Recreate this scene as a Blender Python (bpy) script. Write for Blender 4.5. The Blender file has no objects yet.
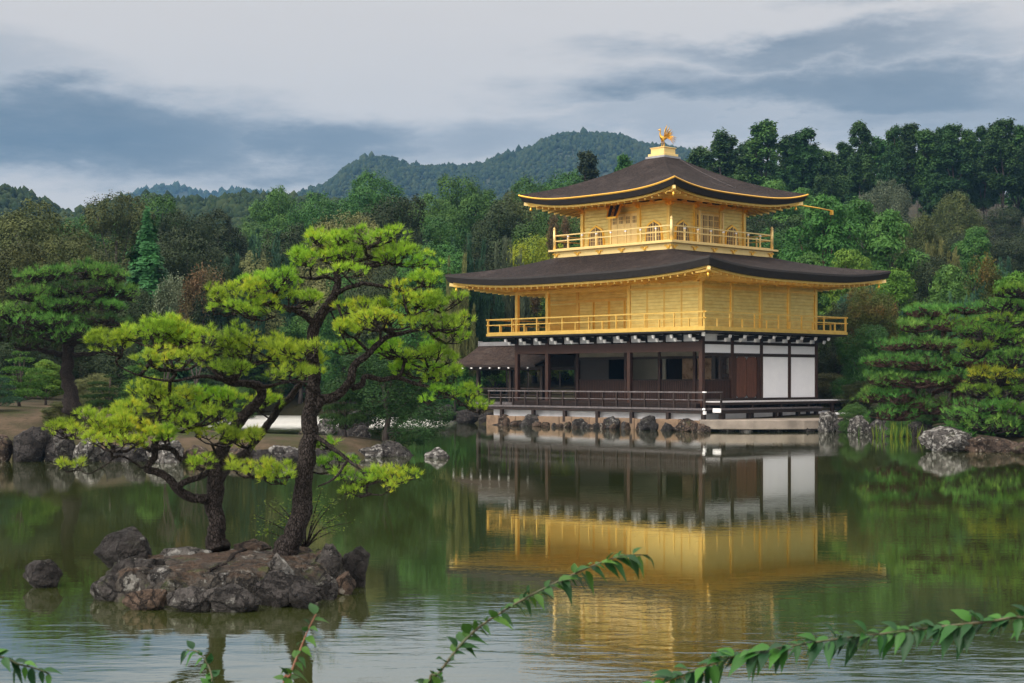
import bpy, bmesh, math, random
import numpy as np
from mathutils import Vector, Matrix, noise as mnoise

S = bpy.context.scene
COL = S.collection
R = math.radians
F, HY, H = 1560.0, 378.8, 2.25          # focal length in pixels, horizon row, camera height over the pond

# ------------------------------------------------------------------ camera
cam = bpy.data.objects.new('camera', bpy.data.cameras.new('camera'))
COL.objects.link(cam)
cam.location = (0, 0, H)
cam.rotation_euler = (R(90), 0, 0)
cam.data.sensor_width = 36
cam.data.lens = F / 1024 * 36
cam.data.shift_y = (HY - 341.5) / 1024
cam.data.clip_start = .1
cam.data.clip_end = 20000
cam.data.dof.use_dof = True
cam.data.dof.focus_distance = 45
cam.data.dof.aperture_fstop = 14
S.camera = cam
S.view_settings.view_transform = 'Standard'
S.view_settings.look = 'None'
S.view_settings.exposure = 0.5
S.view_settings.gamma = 1
S.cycles.use_denoising = True
S.cycles.max_bounces = 7
S.cycles.diffuse_bounces = 3
S.cycles.glossy_bounces = 4
S.cycles.transmission_bounces = 3
S.cycles.volume_bounces = 0
S.cycles.transparent_max_bounces = 4
S.cycles.sample_clamp_indirect = 6

# ------------------------------------------------------------------ sun + sky
SUN_DIR = Vector((-.66, -.58, .68)).normalized()
sun = bpy.data.objects.new('sun', bpy.data.lights.new('sun', 'SUN'))
COL.objects.link(sun)
sun.data.energy = 1.5
sun.data.angle = R(14)
sun.data.color = (1, .95, .86)
sun.rotation_euler = SUN_DIR.to_track_quat('Z', 'Y').to_euler()

W = bpy.data.worlds.new('World')
S.world = W
W.use_nodes = True


class NT:
    """small node-tree helper"""
    def __init__(s, tree):
        s.t = tree
        tree.nodes.clear()

    def n(s, typ, ins=None, **props):
        nd = s.t.nodes.new(typ)
        for k, v in props.items():
            setattr(nd, k, v)
        for k, v in (ins or {}).items():
            sock = nd.inputs[k]
            if isinstance(v, bpy.types.NodeSocket):
                s.t.links.new(v, sock)
            else:
                sock.default_value = v
        return nd

    def m(s, op, a, b=0.0, c=None, clamp=False):
        d = {0: a, 1: b}
        if c is not None:
            d[2] = c
        return s.n('ShaderNodeMath', d, operation=op, use_clamp=clamp).outputs[0]

    def ramp(s, fac, stops, interp='LINEAR'):
        nd = s.n('ShaderNodeValToRGB', {0: fac})
        cr = nd.color_ramp
        cr.interpolation = interp
        while len(cr.elements) < len(stops):
            cr.elements.new(.5)
        for e, (p, c) in zip(cr.elements, stops):
            e.position = p
            e.color = (*c, 1) if len(c) == 3 else c
        return nd.outputs[0]

    def mix(s, f, a, b, blend='MIX'):
        nd = s.n('ShaderNodeMix', {0: f}, data_type='RGBA', blend_type=blend)
        for i, v in ((6, a), (7, b)):
            if isinstance(v, bpy.types.NodeSocket):
                s.t.links.new(v, nd.inputs[i])
            else:
                nd.inputs[i].default_value = (*v, 1) if len(v) == 3 else v
        return nd.outputs[2]

    def smooth(s, x, lo, hi):
        return s.n('ShaderNodeMapRange', {0: x, 1: lo, 2: hi, 3: 0.0, 4: 1.0}, interpolation_type='SMOOTHSTEP').outputs[0]


def build_world():
    w = NT(W.node_tree)
    sky = w.n('ShaderNodeTexSky', sky_type='NISHITA', sun_disc=False)
    sky.sun_elevation = math.asin(SUN_DIR.z)
    sky.sun_rotation = math.atan2(SUN_DIR.x, SUN_DIR.y)
    bg_sky = w.n('ShaderNodeBackground', {0: sky.outputs[0], 1: .09})
    d = w.n('ShaderNodeTexCoord').outputs['Generated']
    sep = w.n('ShaderNodeSeparateXYZ', {0: d})
    az = w.m('ARCTAN2', sep.outputs[0], sep.outputs[1])
    el = sep.outputs[2]
    # streaky warp, clouds are much longer than tall
    mp = w.n('ShaderNodeMapping', {0: d, 3: (5, 5, 16)})
    nz = w.n('ShaderNodeTexNoise', {0: mp.outputs[0], 2: 1.6, 3: 7, 4: .6})
    mp2 = w.n('ShaderNodeMapping', {0: d, 1: (3, 1, 7), 3: (7, 7, 30)})
    nz2 = w.n('ShaderNodeTexNoise', {0: mp2.outputs[0], 2: 1.3, 3: 8, 4: .62})
    azw = w.m('ADD', az, w.m('MULTIPLY', w.m('SUBTRACT', nz2.outputs[0], .5), .22))
    elw = w.m('ADD', el, w.m('MULTIPLY', w.m('SUBTRACT', nz.outputs[0], .5), .075))
    blobs = [(-.285, .150, .170, .030, .95), (-.13, .146, .10, .022, .75), (-.02, .148, .09, .020, .45),
             (.19, .204, .13, .014, .62), (.20, .180, .19, .020, .78), (.30, .166, .20, .024, .55), (.29, .240, .10, .016, .72),
             (.10, .160, .10, .012, .35), (-.34, .185, .10, .02, .3), (1.4, .25, .6, .08, .6), (-1.6, .3, .7, .09, .5), (2.8, .35, .8, .1, .5)]
    tot = None
    for a0, e0, ra, re, k in blobs:
        x = w.m('DIVIDE', w.m('SUBTRACT', azw, a0), ra)
        y = w.m('DIVIDE', w.m('SUBTRACT', elw, e0), re)
        r = w.m('SQRT', w.m('ADD', w.m('MULTIPLY', x, x), w.m('MULTIPLY', y, y)))
        g = w.m('MULTIPLY', w.m('SUBTRACT', 1.0, w.smooth(r, .25, 1.35)), k)
        tot = g if tot is None else w.m('MAXIMUM', tot, g)
    fine = w.m('MULTIPLY', w.m('SUBTRACT', nz2.outputs[0], .5), .75)
    dark = w.m('ADD', tot, w.m('MULTIPLY', fine, w.m('ADD', .12, tot)), clamp=True)
    col = w.ramp(dark, [(0, (.58, .520, .465)), (.35, (.39, .367, .35)), (.7, (.180, .182, .184)), (1, (.092, .097, .103))])
    zen = w.smooth(el, .30, .80)                       # an overcast sky is brightest overhead
    bright = w.m('ADD', 1.06, w.m('MULTIPLY', zen, 1.7))
    bg_c = w.n('ShaderNodeBackground', {0: col, 1: bright})
    glow = w.m('POWER', w.m('MAXIMUM', w.n('ShaderNodeVectorMath', {0: d, 1: tuple(SUN_DIR)}, operation='DOT_PRODUCT').outputs['Value'], 0.0), 4.0)
    bright = w.m('ADD', bright, w.m('MULTIPLY', glow, 5.0))       # thin cloud in front of the sun
    bg_c.inputs[1].default_value = 1
    w.t.links.new(bright, bg_c.inputs[1])
    mx = w.n('ShaderNodeMixShader', {0: .93, 1: bg_sky.outputs[0], 2: bg_c.outputs[0]})
    w.n('ShaderNodeOutputWorld', {0: mx.outputs[0]})


build_world()


# ------------------------------------------------------------------ helpers
def px(x, y, Y):
    """point of the world seen at photo pixel (x, y) at distance Y"""
    return Vector(((x - 512) / F * Y, Y, H - (y - HY) / F * Y))


def gx(x, Y):
    return (x - 512) / F * Y


def tag(o, label=None, cat=None, group=None, kind=None):
    for k, v in (('label', label), ('category', cat), ('group', group), ('kind', kind)):
        if v:
            o[k] = v
    return o


def empty(name, loc=(0, 0, 0), rz=0, label=None, cat=None, group=None):
    o = bpy.data.objects.new(name, None)
    o.empty_display_size = .2
    COL.objects.link(o)
    o.location = loc
    o.rotation_euler = (0, 0, rz)
    return tag(o, label, cat, group)


def link(name, me, mat=None, parent=None):
    o = bpy.data.objects.new(name, me)
    COL.objects.link(o)
    if mat is not None and len(me.materials) == 0:
        me.materials.append(mat)
    if parent is not None:
        o.parent = parent
    return o


def np_mesh(name, V, Fc, tint=None, smooth=False):
    """V (n,3), Fc (m,k) arrays -> mesh, optional per-face float attribute"""
    me = bpy.data.meshes.new(name)
    V = np.asarray(V, np.float32)
    Fc = np.asarray(Fc, np.int32)
    me.vertices.add(len(V))
    me.vertices.foreach_set('co', V.ravel())
    k = Fc.shape[1]
    me.loops.add(Fc.size)
    me.loops.foreach_set('vertex_index', Fc.ravel())
    me.polygons.add(len(Fc))
    me.polygons.foreach_set('loop_start', np.arange(0, Fc.size, k, dtype=np.int32))
    me.polygons.foreach_set('loop_total', np.full(len(Fc), k, np.int32))
    if smooth:
        me.polygons.foreach_set('use_smooth', np.ones(len(Fc), bool))
    me.update(calc_edges=True)
    if tint is not None:
        a = me.attributes.new('tint', 'FLOAT', 'FACE')
        a.data.foreach_set('value', np.asarray(tint, np.float32))
    return me


class MB:
    """collects shapes into one mesh"""
    def __init__(s):
        s.v, s.f, s.sm = [], [], []

    def add(s, vs, fs, smooth=False):
        b = len(s.v)
        s.v += [tuple(v) for v in vs]
        s.f += [tuple(i + b for i in f) for f in fs]
        s.sm += [smooth] * len(fs)
        return s

    def box(s, x0, x1, y0, y1, z0, z1):
        return s.add([(x0, y0, z0), (x1, y0, z0), (x1, y1, z0), (x0, y1, z0), (x0, y0, z1), (x1, y0, z1), (x1, y1, z1), (x0, y1, z1)],
                     [(3, 2, 1, 0), (4, 5, 6, 7), (0, 1, 5, 4), (1, 2, 6, 5), (2, 3, 7, 6), (3, 0, 4, 7)])

    def tube(s, pts, rad, n=8, smooth=True, jit=0, rng=None, flat=1.0):
        pts = [Vector(p) for p in pts]
        if not hasattr(rad, '__len__'):
            rad = [rad] * len(pts)
        up = Vector((.13, .97, .2))
        rings = []
        for i, p in enumerate(pts):
            t = (pts[min(i + 1, len(pts) - 1)] - pts[max(i - 1, 0)]).normalized()
            a = t.cross(up)
            if a.length < .05:
                a = t.cross(Vector((1, 0, 0)))
            a.normalize()
            b = t.cross(a).normalized()
            ring = []
            for k in range(n):
                th = 2 * math.pi * k / n
                r = rad[i] * (1 + (rng.uniform(-jit, jit) if jit else 0))
                ring.append(p + a * (math.cos(th) * r) + b * (math.sin(th) * r * flat))
            rings.append(ring)
        vs = [v for r in rings for v in r]
        fs = []
        for i in range(len(rings) - 1):
            for k in range(n):
                k2 = (k + 1) % n
                fs.append((i * n + k, i * n + k2, (i + 1) * n + k2, (i + 1) * n + k))
        fs.append(tuple(range(n - 1, -1, -1)))
        fs.append(tuple(range((len(rings) - 1) * n, len(rings) * n)))
        return s.add(vs, fs, smooth)

    def bar(s, a, b, w, h=None):
        """square bar between two points"""
        h = w if h is None else h
        a, b = Vector(a), Vector(b)
        t = (b - a).normalized()
        sd = t.cross(Vector((0, 0, 1)))
        if sd.length < 1e-3:
            sd = Vector((1, 0, 0))
        sd.normalize()
        u = sd.cross(t).normalized()
        vs = [p + sd * (i * w / 2) + u * (j * h / 2) for p in (a, b) for i, j in ((-1, -1), (1, -1), (1, 1), (-1, 1))]
        return s.add(vs, [(3, 2, 1, 0), (4, 5, 6, 7), (0, 1, 5, 4), (1, 2, 6, 5), (2, 3, 7, 6), (3, 0, 4, 7)])

    def lathe(s, prof, c=(0, 0, 0), n=16):
        vs, fs = [], []
        for r, z in prof:
            for k in range(n):
                th = 2 * math.pi * k / n
                vs.append((c[0] + r * math.cos(th), c[1] + r * math.sin(th), c[2] + z))
        for i in range(len(prof) - 1):
            for k in range(n):
                k2 = (k + 1) % n
                fs.append((i * n + k, i * n + k2, (i + 1) * n + k2, (i + 1) * n + k))
        fs.append(tuple(range(n - 1, -1, -1)))
        fs.append(tuple(range((len(prof) - 1) * n, len(prof) * n)))
        return s.add(vs, fs, True)

    def prism(s, poly, o, ux, uy, d):
        """extrude a 2d outline: point = o + x*ux + y*uy, thickness vector d"""
        o, ux, uy, d = map(Vector, (o, ux, uy, d))
        n = len(poly)
        a = [o + ux * x + uy * y for x, y in poly]
        return s.add(a + [p + d for p in a], [tuple(range(n - 1, -1, -1)), tuple(range(n, 2 * n))] +
                     [(i, (i + 1) % n, (i + 1) % n + n, i + n) for i in range(n)])

    def mesh(s, name):
        me = bpy.data.meshes.new(name)
        me.from_pydata(s.v, [], s.f)
        me.polygons.foreach_set('use_smooth', s.sm)
        me.update()
        return me

    def build(s, name, mat, parent=None, label=None, bevel=0):
        o = link(name, s.mesh(name), mat, parent)
        if bevel:
            b = o.modifiers.new('bevel', 'BEVEL')
            b.width = bevel
            b.segments = 1
            b.limit_method = 'ANGLE'
        if label:
            o['label'] = label
        return o


# ------------------------------------------------------------------ materials
def surf_mat(name, cols, scale=3.0, rough=.7, metal=0.0, bump=.0, bscale=None, stretch=(1, 1, 1), detail=6, spec=.4, bands=None, pos=(.3, .7), coords='Object', dist=.02):
    """noise-mottled surface; bands=(axis, per-metre, strength) adds fine board lines to the relief"""
    mt = bpy.data.materials.new(name)
    mt.use_nodes = True
    t = NT(mt.node_tree)
    co = t.n('ShaderNodeTexCoord').outputs[coords]
    mp = t.n('ShaderNodeMapping', {0: co, 3: stretch}).outputs[0]
    nz = t.n('ShaderNodeTexNoise', {0: mp, 2: scale, 3: detail, 4: .62}).outputs[0]
    k = len(cols)
    stops = [(pos[0] + (pos[1] - pos[0]) * i / max(1, k - 1), c) for i, c in enumerate(cols)]
    col = t.ramp(nz, stops) if k > 1 else t.n('ShaderNodeRGB').outputs[0]
    if k == 1:
        col.default_value = (*cols[0], 1)
    p = t.n('ShaderNodeBsdfPrincipled', {0: col, 1: metal, 2: rough})
    p.inputs['Specular IOR Level'].default_value = spec
    hgt = None
    if bump:
        hgt = t.n('ShaderNodeTexNoise', {0: mp, 2: bscale or scale * 3, 3: 8, 4: .65}).outputs[0]
    if bands:
        ax, per, st = bands
        sp = t.n('ShaderNodeSeparateXYZ', {0: co}).outputs[ax]
        fr = t.m('FRACT', t.m('MULTIPLY', sp, per))
        ln = t.m('MULTIPLY', t.smooth(t.m('ABSOLUTE', t.m('SUBTRACT', fr, .5)), .36, .5), -st)
        hgt = ln if hgt is None else t.m('ADD', ln, hgt)
        seam = t.mix(t.m('MULTIPLY', t.smooth(t.m('ABSOLUTE', t.m('SUBTRACT', fr, .5)), .40, .5), .45), col, tuple(.35 * q for q in cols[0]))
        t.t.links.new(seam, p.inputs[0])
    if hgt is not None:
        bp = t.n('ShaderNodeBump', {0: bump or .5, 1: dist})
        t.t.links.new(hgt, bp.inputs['Height'])
        t.t.links.new(bp.outputs[0], p.inputs['Normal'])
    t.n('ShaderNodeOutputMaterial', {0: p.outputs[0]})
    return mt


def leaf_mat(name, cols, transl=.3, rough=.6, var=.25, spec=.12, gain=1.5):
    """foliage: hue varies leaf by leaf (tint) and a little tree by tree"""
    mt = bpy.data.materials.new(name)
    mt.use_nodes = True
    t = NT(mt.node_tree)
    at = t.n('ShaderNodeAttribute', attribute_name='tint').outputs['Fac']
    cols = [tuple(min(.6, c * gain) for c in q) for q in cols]
    k = len(cols)
    col = t.ramp(at, [(i / (k - 1), c) for i, c in enumerate(cols)])
    rnd = t.n('ShaderNodeObjectInfo').outputs['Random']
    val = t.m('ADD', 1 - var, t.m('MULTIPLY', rnd, 2 * var))
    hs = t.n('ShaderNodeHueSaturation', {0: t.m('ADD', .485, t.m('MULTIPLY', t.m('FRACT', t.m('MULTIPLY', rnd, 7.3)), .03)), 1: 1.0, 2: val, 4: col}).outputs[0]
    p = t.n('ShaderNodeBsdfPrincipled', {0: hs, 2: rough})
    p.inputs['Specular IOR Level'].default_value = spec
    tr = t.n('ShaderNodeBsdfTranslucent', {0: hs})
    mx = t.n('ShaderNodeMixShader', {0: transl, 1: p.outputs[0], 2: tr.outputs[0]})
    t.n('ShaderNodeOutputMaterial', {0: mx.outputs[0]})
    return mt


def shingle_mat(name, dark, mid, worn):
    """bark shingles: thin courses, mottled, with grey worn streaks and patches"""
    mt = bpy.data.materials.new(name)
    mt.use_nodes = True
    t = NT(mt.node_tree)
    co = t.n('ShaderNodeTexCoord').outputs['Object']
    big = t.n('ShaderNodeTexNoise', {0: co, 2: .8, 3: 5, 4: .6}).outputs[0]
    med = t.n('ShaderNodeTexNoise', {0: co, 2: 5.0, 3: 4, 4: .7}).outputs[0]
    fin = t.n('ShaderNodeTexNoise', {0: t.n('ShaderNodeMapping', {0: co, 3: (1, 1, 2.5)}).outputs[0], 2: 13, 3: 3, 4: .7}).outputs[0]
    z = t.m('ADD', t.n('ShaderNodeSeparateXYZ', {0: co}).outputs[2], t.m('MULTIPLY', med, .05))
    crs = t.m('FRACT', t.m('MULTIPLY', z, 13))
    col = t.mix(t.smooth(med, .36, .64), dark, mid)
    col = t.mix(t.m('MULTIPLY', t.smooth(fin, .50, .66), .75), col, worn)
    col = t.mix(t.m('MULTIPLY', t.smooth(big, .50, .68), .40), col, worn)
    col = t.mix(t.m('MULTIPLY', t.smooth(crs, .72, 1.0), .6), col, dark)
    p = t.n('ShaderNodeBsdfPrincipled', {0: col, 2: .85})
    p.inputs['Specular IOR Level'].default_value = .2
    bp = t.n('ShaderNodeBump', {0: 1.0, 1: .05})
    t.t.links.new(t.m('ADD', t.m('MULTIPLY', crs, .5), t.m('ADD', fin, med)), bp.inputs['Height'])
    t.t.links.new(bp.outputs[0], p.inputs['Normal'])
    t.n('ShaderNodeOutputMaterial', {0: p.outputs[0]})
    return mt


def rock_mat(name, base, dark, lichen, moss=0.0, needles=0.0, amount=.5):
    mt = bpy.data.materials.new(name)
    mt.use_nodes = True
    t = NT(mt.node_tree)
    co = t.n('ShaderNodeNewGeometry').outputs['Position']
    n1 = t.n('ShaderNodeTexNoise', {0: co, 2: 2.2, 3: 9, 4: .68}).outputs[0]
    n2 = t.n('ShaderNodeTexNoise', {0: co, 2: 6.5, 3: 10, 4: .7}).outputs[0]
    n3 = t.n('ShaderNodeTexNoise', {0: co, 2: 26, 3: 5, 4: .6}).outputs[0]
    wv = t.n('ShaderNodeVectorMath', {0: co, 1: t.n('ShaderNodeVectorMath', {0: t.n('ShaderNodeTexNoise', {0: co, 2: 4, 3: 6, 4: .65}).outputs[1], 'Scale': .45}, operation='SCALE').outputs[0]}, operation='ADD').outputs[0]
    crk = t.smooth(t.n('ShaderNodeTexVoronoi', {0: wv, 2: 4.0}, feature='DISTANCE_TO_EDGE').outputs[0], .0, .10)
    col = t.ramp(n1, [(.36, dark), (.58, base)])
    col = t.mix(crk, tuple(c * .4 for c in dark), col)
    col = t.mix(t.m('MULTIPLY', t.smooth(n3, .42, .62), .6), col, tuple(c * .45 for c in dark))
    col = t.mix(t.m('MULTIPLY', t.smooth(n2, .63 - .16 * amount, .70 - .16 * amount), .8), col, lichen)
    nrm = t.n('ShaderNodeNewGeometry').outputs['Normal']
    nzc = t.n('ShaderNodeSeparateXYZ', {0: nrm}).outputs[2]
    if needles:
        f = t.m('MULTIPLY', t.smooth(nzc, .55, .85), t.smooth(t.n('ShaderNodeTexNoise', {0: co, 2: 2.4, 3: 8, 4: .7}).outputs[0], .42, .56))
        litter = t.ramp(n3, [(.3, (.028, .018, .011)), (.55, (.070, .042, .026)), (.7, (.110, .072, .045))])
        col = t.mix(t.m('MULTIPLY', f, needles), col, litter)
    if moss:
        f = t.m('MULTIPLY', t.smooth(nzc, .1, .6), t.smooth(t.n('ShaderNodeTexNoise', {0: co, 2: 3.1, 3: 6, 4: .6}).outputs[0], .56, .68))
        col = t.mix(t.m('MULTIPLY', f, moss), col, (.055, .075, .015))
    p = t.n('ShaderNodeBsdfPrincipled', {0: col, 2: .78})
    p.inputs['Specular IOR Level'].default_value = .3
    hgt = t.m('ADD', t.m('ADD', n2, t.m('MULTIPLY', n3, .5)), t.m('MULTIPLY', crk, .5))
    bp = t.n('ShaderNodeBump', {0: 1.0, 1: .07})
    t.t.links.new(hgt, bp.inputs['Height'])
    t.t.links.new(bp.outputs[0], p.inputs['Normal'])
    t.n('ShaderNodeOutputMaterial', {0: p.outputs[0]})
    return mt


def bark_mat(name, plate, crack, light):
    """scaly pine bark: elongated plates parted by dark cracks"""
    mt = bpy.data.materials.new(name)
    mt.use_nodes = True
    t = NT(mt.node_tree)
    co = t.n('ShaderNodeTexCoord').outputs['Object']
    wob = t.n('ShaderNodeTexNoise', {0: co, 2: 9, 3: 4, 4: .6}).outputs[1]
    v = t.n('ShaderNodeVectorMath', {0: co, 1: t.n('ShaderNodeVectorMath', {0: wob, 'Scale': .055}, operation='SCALE').outputs[0]}, operation='ADD').outputs[0]
    mp = t.n('ShaderNodeMapping', {0: v, 3: (1, 1, .45)}).outputs[0]
    d = t.n('ShaderNodeTexVoronoi', {0: mp, 2: 46}, feature='DISTANCE_TO_EDGE').outputs[0]
    cell = t.n('ShaderNodeTexVoronoi', {0: mp, 2: 46}).outputs['Color']
    fine = t.n('ShaderNodeTexNoise', {0: mp, 2: 60, 3: 6, 4: .7}).outputs[0]
    body = t.mix(t.n('ShaderNodeSeparateXYZ', {0: cell}).outputs[0], plate, light)
    body = t.mix(t.m('MULTIPLY', t.smooth(fine, .42, .65), .5), body, crack)
    k = t.smooth(d, .0, .14)
    col = t.mix(k, crack, body)
    p = t.n('ShaderNodeBsdfPrincipled', {0: col, 2: .88})
    p.inputs['Specular IOR Level'].default_value = .15
    h = t.m('ADD', k, t.m('MULTIPLY', fine, .5))
    bp = t.n('ShaderNodeBump', {0: 1.0, 1: .03})
    t.t.links.new(h, bp.inputs['Height'])
    t.t.links.new(bp.outputs[0], p.inputs['Normal'])
    t.n('ShaderNodeOutputMaterial', {0: p.outputs[0]})
    return mt


M = {}
M['gold'] = surf_mat('gold_leaf', [(.74, .55, .165), (.90, .75, .28)], 2.2, .40, .68, .35, 14, stretch=(1, 1, 2.5), bands=(2, 6.5, .9), dist=.02)
M['gold_plain'] = surf_mat('gold_leaf_plain', [(.76, .50, .115), (.90, .62, .175)], 4, .4, .7, .15, 20, dist=.01)
M['gold_pale'] = surf_mat('pale_gold', [(.84, .62, .24), (.92, .70, .31)], 4, .42, .55, .1, 20, dist=.01)
M['gold_orn'] = surf_mat('bright_gold', [(.85, .46, .06), (.9, .52, .09)], 8, .3, .85)
M['gold_dark'] = surf_mat('dark_gold', [(.42, .22, .035), (.62, .36, .06)], 9, .35, .9)  # deeper gold tone for the phoenix body and wings
M['bark_roof'] = shingle_mat('bark_shingle', (.006, .004, .004), (.022, .0145, .0125), (.062, .048, .046))
M['roof_edge'] = surf_mat('roof_edge_dark', [(.012, .010, .010), (.022, .018, .016)], 6, .7, bump=.5)
M['wood'] = surf_mat('dark_wood', [(.009, .005, .004), (.026, .013, .009)], 3, .55, 0, .4, 12, stretch=(6, 6, 1))
M['wood_red'] = surf_mat('red_brown_wood', [(.018, .007, .004), (.048, .018, .010)], 3, .5, 0, .4, 12, stretch=(7, 7, 1))
M['door_wood'] = surf_mat('red_door_planks', [(.050, .018, .010), (.115, .045, .026)], 3, .5, 0, .4, 12, stretch=(7, 7, .6))
M['wood_grey'] = surf_mat('weathered_wood', [(.050, .044, .046), (.13, .115, .12)], 3, .6, 0, .4, 12, stretch=(2, 7, 1))
M['wood_pale'] = surf_mat('bleached_boards', [(.44, .43, .45), (.60, .59, .60)], 3, .6, 0, .3, 12, stretch=(2, 7, 1))
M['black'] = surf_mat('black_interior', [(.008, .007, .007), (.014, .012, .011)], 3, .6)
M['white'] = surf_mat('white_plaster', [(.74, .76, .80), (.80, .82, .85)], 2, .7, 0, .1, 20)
M['plaster_shade'] = surf_mat('shaded_plaster', [(.40, .42, .45), (.56, .57, .60)], 1.6, .8, 0, .2, 9)  # white plaster with the shade under veranda and balcony put into its colour
M['white_tip'] = surf_mat('white_paint', [(.78, .78, .80), (.84, .84, .84)], 5, .5)
M['wall_shade'] = surf_mat('shaded_wall', [(.16, .145, .11), (.22, .20, .15)], 2, .8)  # white wall above the lintel, its shade painted in as a darker tone
M['painting'] = surf_mat('painted_panel', [(.10, .05, .03), (.55, .38, .24), (.62, .47, .32)], 3.5, .8)
M['paper'] = surf_mat('pale_inner_wall', [(.50, .50, .40), (.58, .57, .46)], 1.5, .8)
M['window'] = surf_mat('window_paper', [(.13, .085, .045), (.20, .135, .075)], 6, .6)
M['metal'] = surf_mat('grey_metal', [(.35, .35, .36), (.45, .45, .46)], 5, .4, .8)
M['verdigris'] = surf_mat('verdigris_fitting', [(.12, .18, .19), (.22, .29, .30)], 9, .5)
M['stone_pale'] = surf_mat('landing_stone', [(.14, .12, .10), (.29, .25, .21)], 1.5, .8, 0, .5, 8)
M['stone_wall'] = surf_mat('tan_stone', [(.060, .042, .026), (.20, .135, .088), (.13, .095, .066)], 1.2, .85, 0, .7, 6)
M['bark'] = bark_mat('pine_bark', (.034, .027, .025), (.009, .007, .006), (.064, .055, .052))
M['bark_red'] = bark_mat('red_bark', (.085, .045, .034), (.022, .012, .009), (.13, .08, .065))
M['bark_far'] = surf_mat('forest_bark', [(.035, .028, .024), (.085, .070, .062)], .9, .85, 0, .5)
M['hillside'] = surf_mat('hillside_green', [(.010, .018, .008), (.022, .034, .013)], .05, .9)
M['bark_pale'] = surf_mat('pale_bark', [(.12, .105, .09), (.22, .20, .175)], .9, .85, 0, .5)
M['rock'] = rock_mat('rock_grey', (.075, .069, .066), (.018, .016, .016), (.24, .24, .225), moss=.35, amount=.4)
M['rock_dark'] = rock_mat('rock_dark', (.050, .045, .044), (.014, .012, .012), (.16, .16, .155), moss=.15, amount=.2)
M['rock_pale'] = rock_mat('rock_pale', (.125, .118, .110), (.030, .027, .026), (.34, .34, .325), moss=.2, amount=.7)
M['rock_brown'] = rock_mat('rock_brown', (.11, .075, .054), (.030, .020, .015), (.24, .22, .19), moss=.4, amount=.4)
M['islet'] = rock_mat('islet_rock', (.078, .070, .060), (.018, .016, .014), (.24, .24, .22), moss=.9, needles=.9, amount=.5)

# leaf colours
L = {}
L['pine_bright'] = leaf_mat('bright_pine_needles', [(.045, .085, .010), (.115, .19, .018), (.175, .25, .022), (.26, .265, .022)], .35, .5, .06, .2, 1.95)
L['pine_lime'] = leaf_mat('lime_pine_needles', [(.045, .100, .012), (.105, .205, .018), (.155, .265, .024), (.24, .28, .022)], .35, .5, .06, .2, 1.95)
L['pine_gold'] = leaf_mat('yellow_pine_needles', [(.06, .10, .006), (.15, .205, .008), (.27, .27, .010), (.33, .275, .014)], .35, .5, .06, .2, 1.95)
L['pine_mid'] = leaf_mat('pine_needles', [(.013, .043, .010), (.040, .098, .020), (.078, .155, .030)], .25, .55, .15)
L['pine_bank'] = leaf_mat('bank_pine_needles', [(.018, .055, .012), (.050, .120, .024), (.095, .185, .034)], .3, .55, .12, .12, 1.9)
L['pine_dark'] = leaf_mat('dark_pine_needles', [(.010, .026, .009), (.022, .052, .015), (.040, .078, .020)], .25, .55, .15)
L['pine_fresh'] = leaf_mat('fresh_pine_needles', [(.030, .075, .012), (.065, .135, .018), (.115, .170, .018)], .3, .55, .12)
L['olive'] = leaf_mat('olive_leaves', [(.020, .028, .009), (.044, .056, .018), (.075, .084, .028)], .12, .6)
L['olive_light'] = leaf_mat('pale_olive_leaves', [(.040, .050, .018), (.085, .092, .034), (.13, .13, .05)], .12, .6)
L['green'] = leaf_mat('green_leaves', [(.014, .040, .010), (.032, .080, .018), (.060, .118, .026)], .12, .55)
L['dark'] = leaf_mat('dark_leaves', [(.008, .015, .006), (.019, .031, .012), (.036, .052, .022)], .12, .55)
L['blue_green'] = leaf_mat('blue_green_needles', [(.014, .038, .024), (.032, .075, .045), (.055, .105, .062)], .12, .6)
L['fir'] = leaf_mat('fir_needles', [(.008, .034, .010), (.019, .064, .018), (.034, .095, .025)], .12, .6)
L['grey_green'] = leaf_mat('grey_green_leaves', [(.035, .050, .030), (.070, .090, .055), (.11, .13, .08)], .12, .6)
L['rust'] = leaf_mat('rusty_leaves', [(.045, .045, .02), (.075, .055, .028), (.10, .062, .035)], .3, .6)
L['rust_green'] = leaf_mat('turning_leaves', [(.030, .055, .014), (.065, .070, .018), (.13, .062, .022)], .3, .6, .1)
L['lime'] = leaf_mat('lime_leaves', [(.06, .10, .012), (.13, .17, .016), (.21, .22, .018)], .3, .6)
L['leaf_near'] = leaf_mat('glossy_leaves', [(.008, .034, .012), (.016, .062, .014), (.040, .110, .014)], .3, .5, .1, .3, 1.5)
L['far'] = leaf_mat('far_canopy', [(.008, .018, .008), (.018, .034, .013), (.036, .052, .020)], .0, .9, .05, .05, 1.0)


# ------------------------------------------------------------------ terrain
POND = np.array([(-60, 3.2), (-8, 3.0), (0, 3.4), (9, 3.0), (60, 3.2), (60, 24), (30, 36), (17.5, 44.5), (15.2, 47.6), (13.9, 49.4), (14.6, 53), (15.4, 60), (16.0, 66.4),
                 (14.2, 68.2), (11.5, 67.7), (8.45, 66.75), (-1.75, 77.35), (-2.6, 83), (-5.5, 89), (-9, 95), (-18, 97), (-24, 90), (-15.5, 84), (-14.5, 71), (-12.5, 60), (-8.5, 52.5),
                 (-5.5, 50.0), (-3.3, 48.5), (-3.2, 46), (-4.4, 44.2), (-8, 43.5), (-14, 43.6), (-25, 43.2), (-40, 38), (-60, 30)], float)


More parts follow.
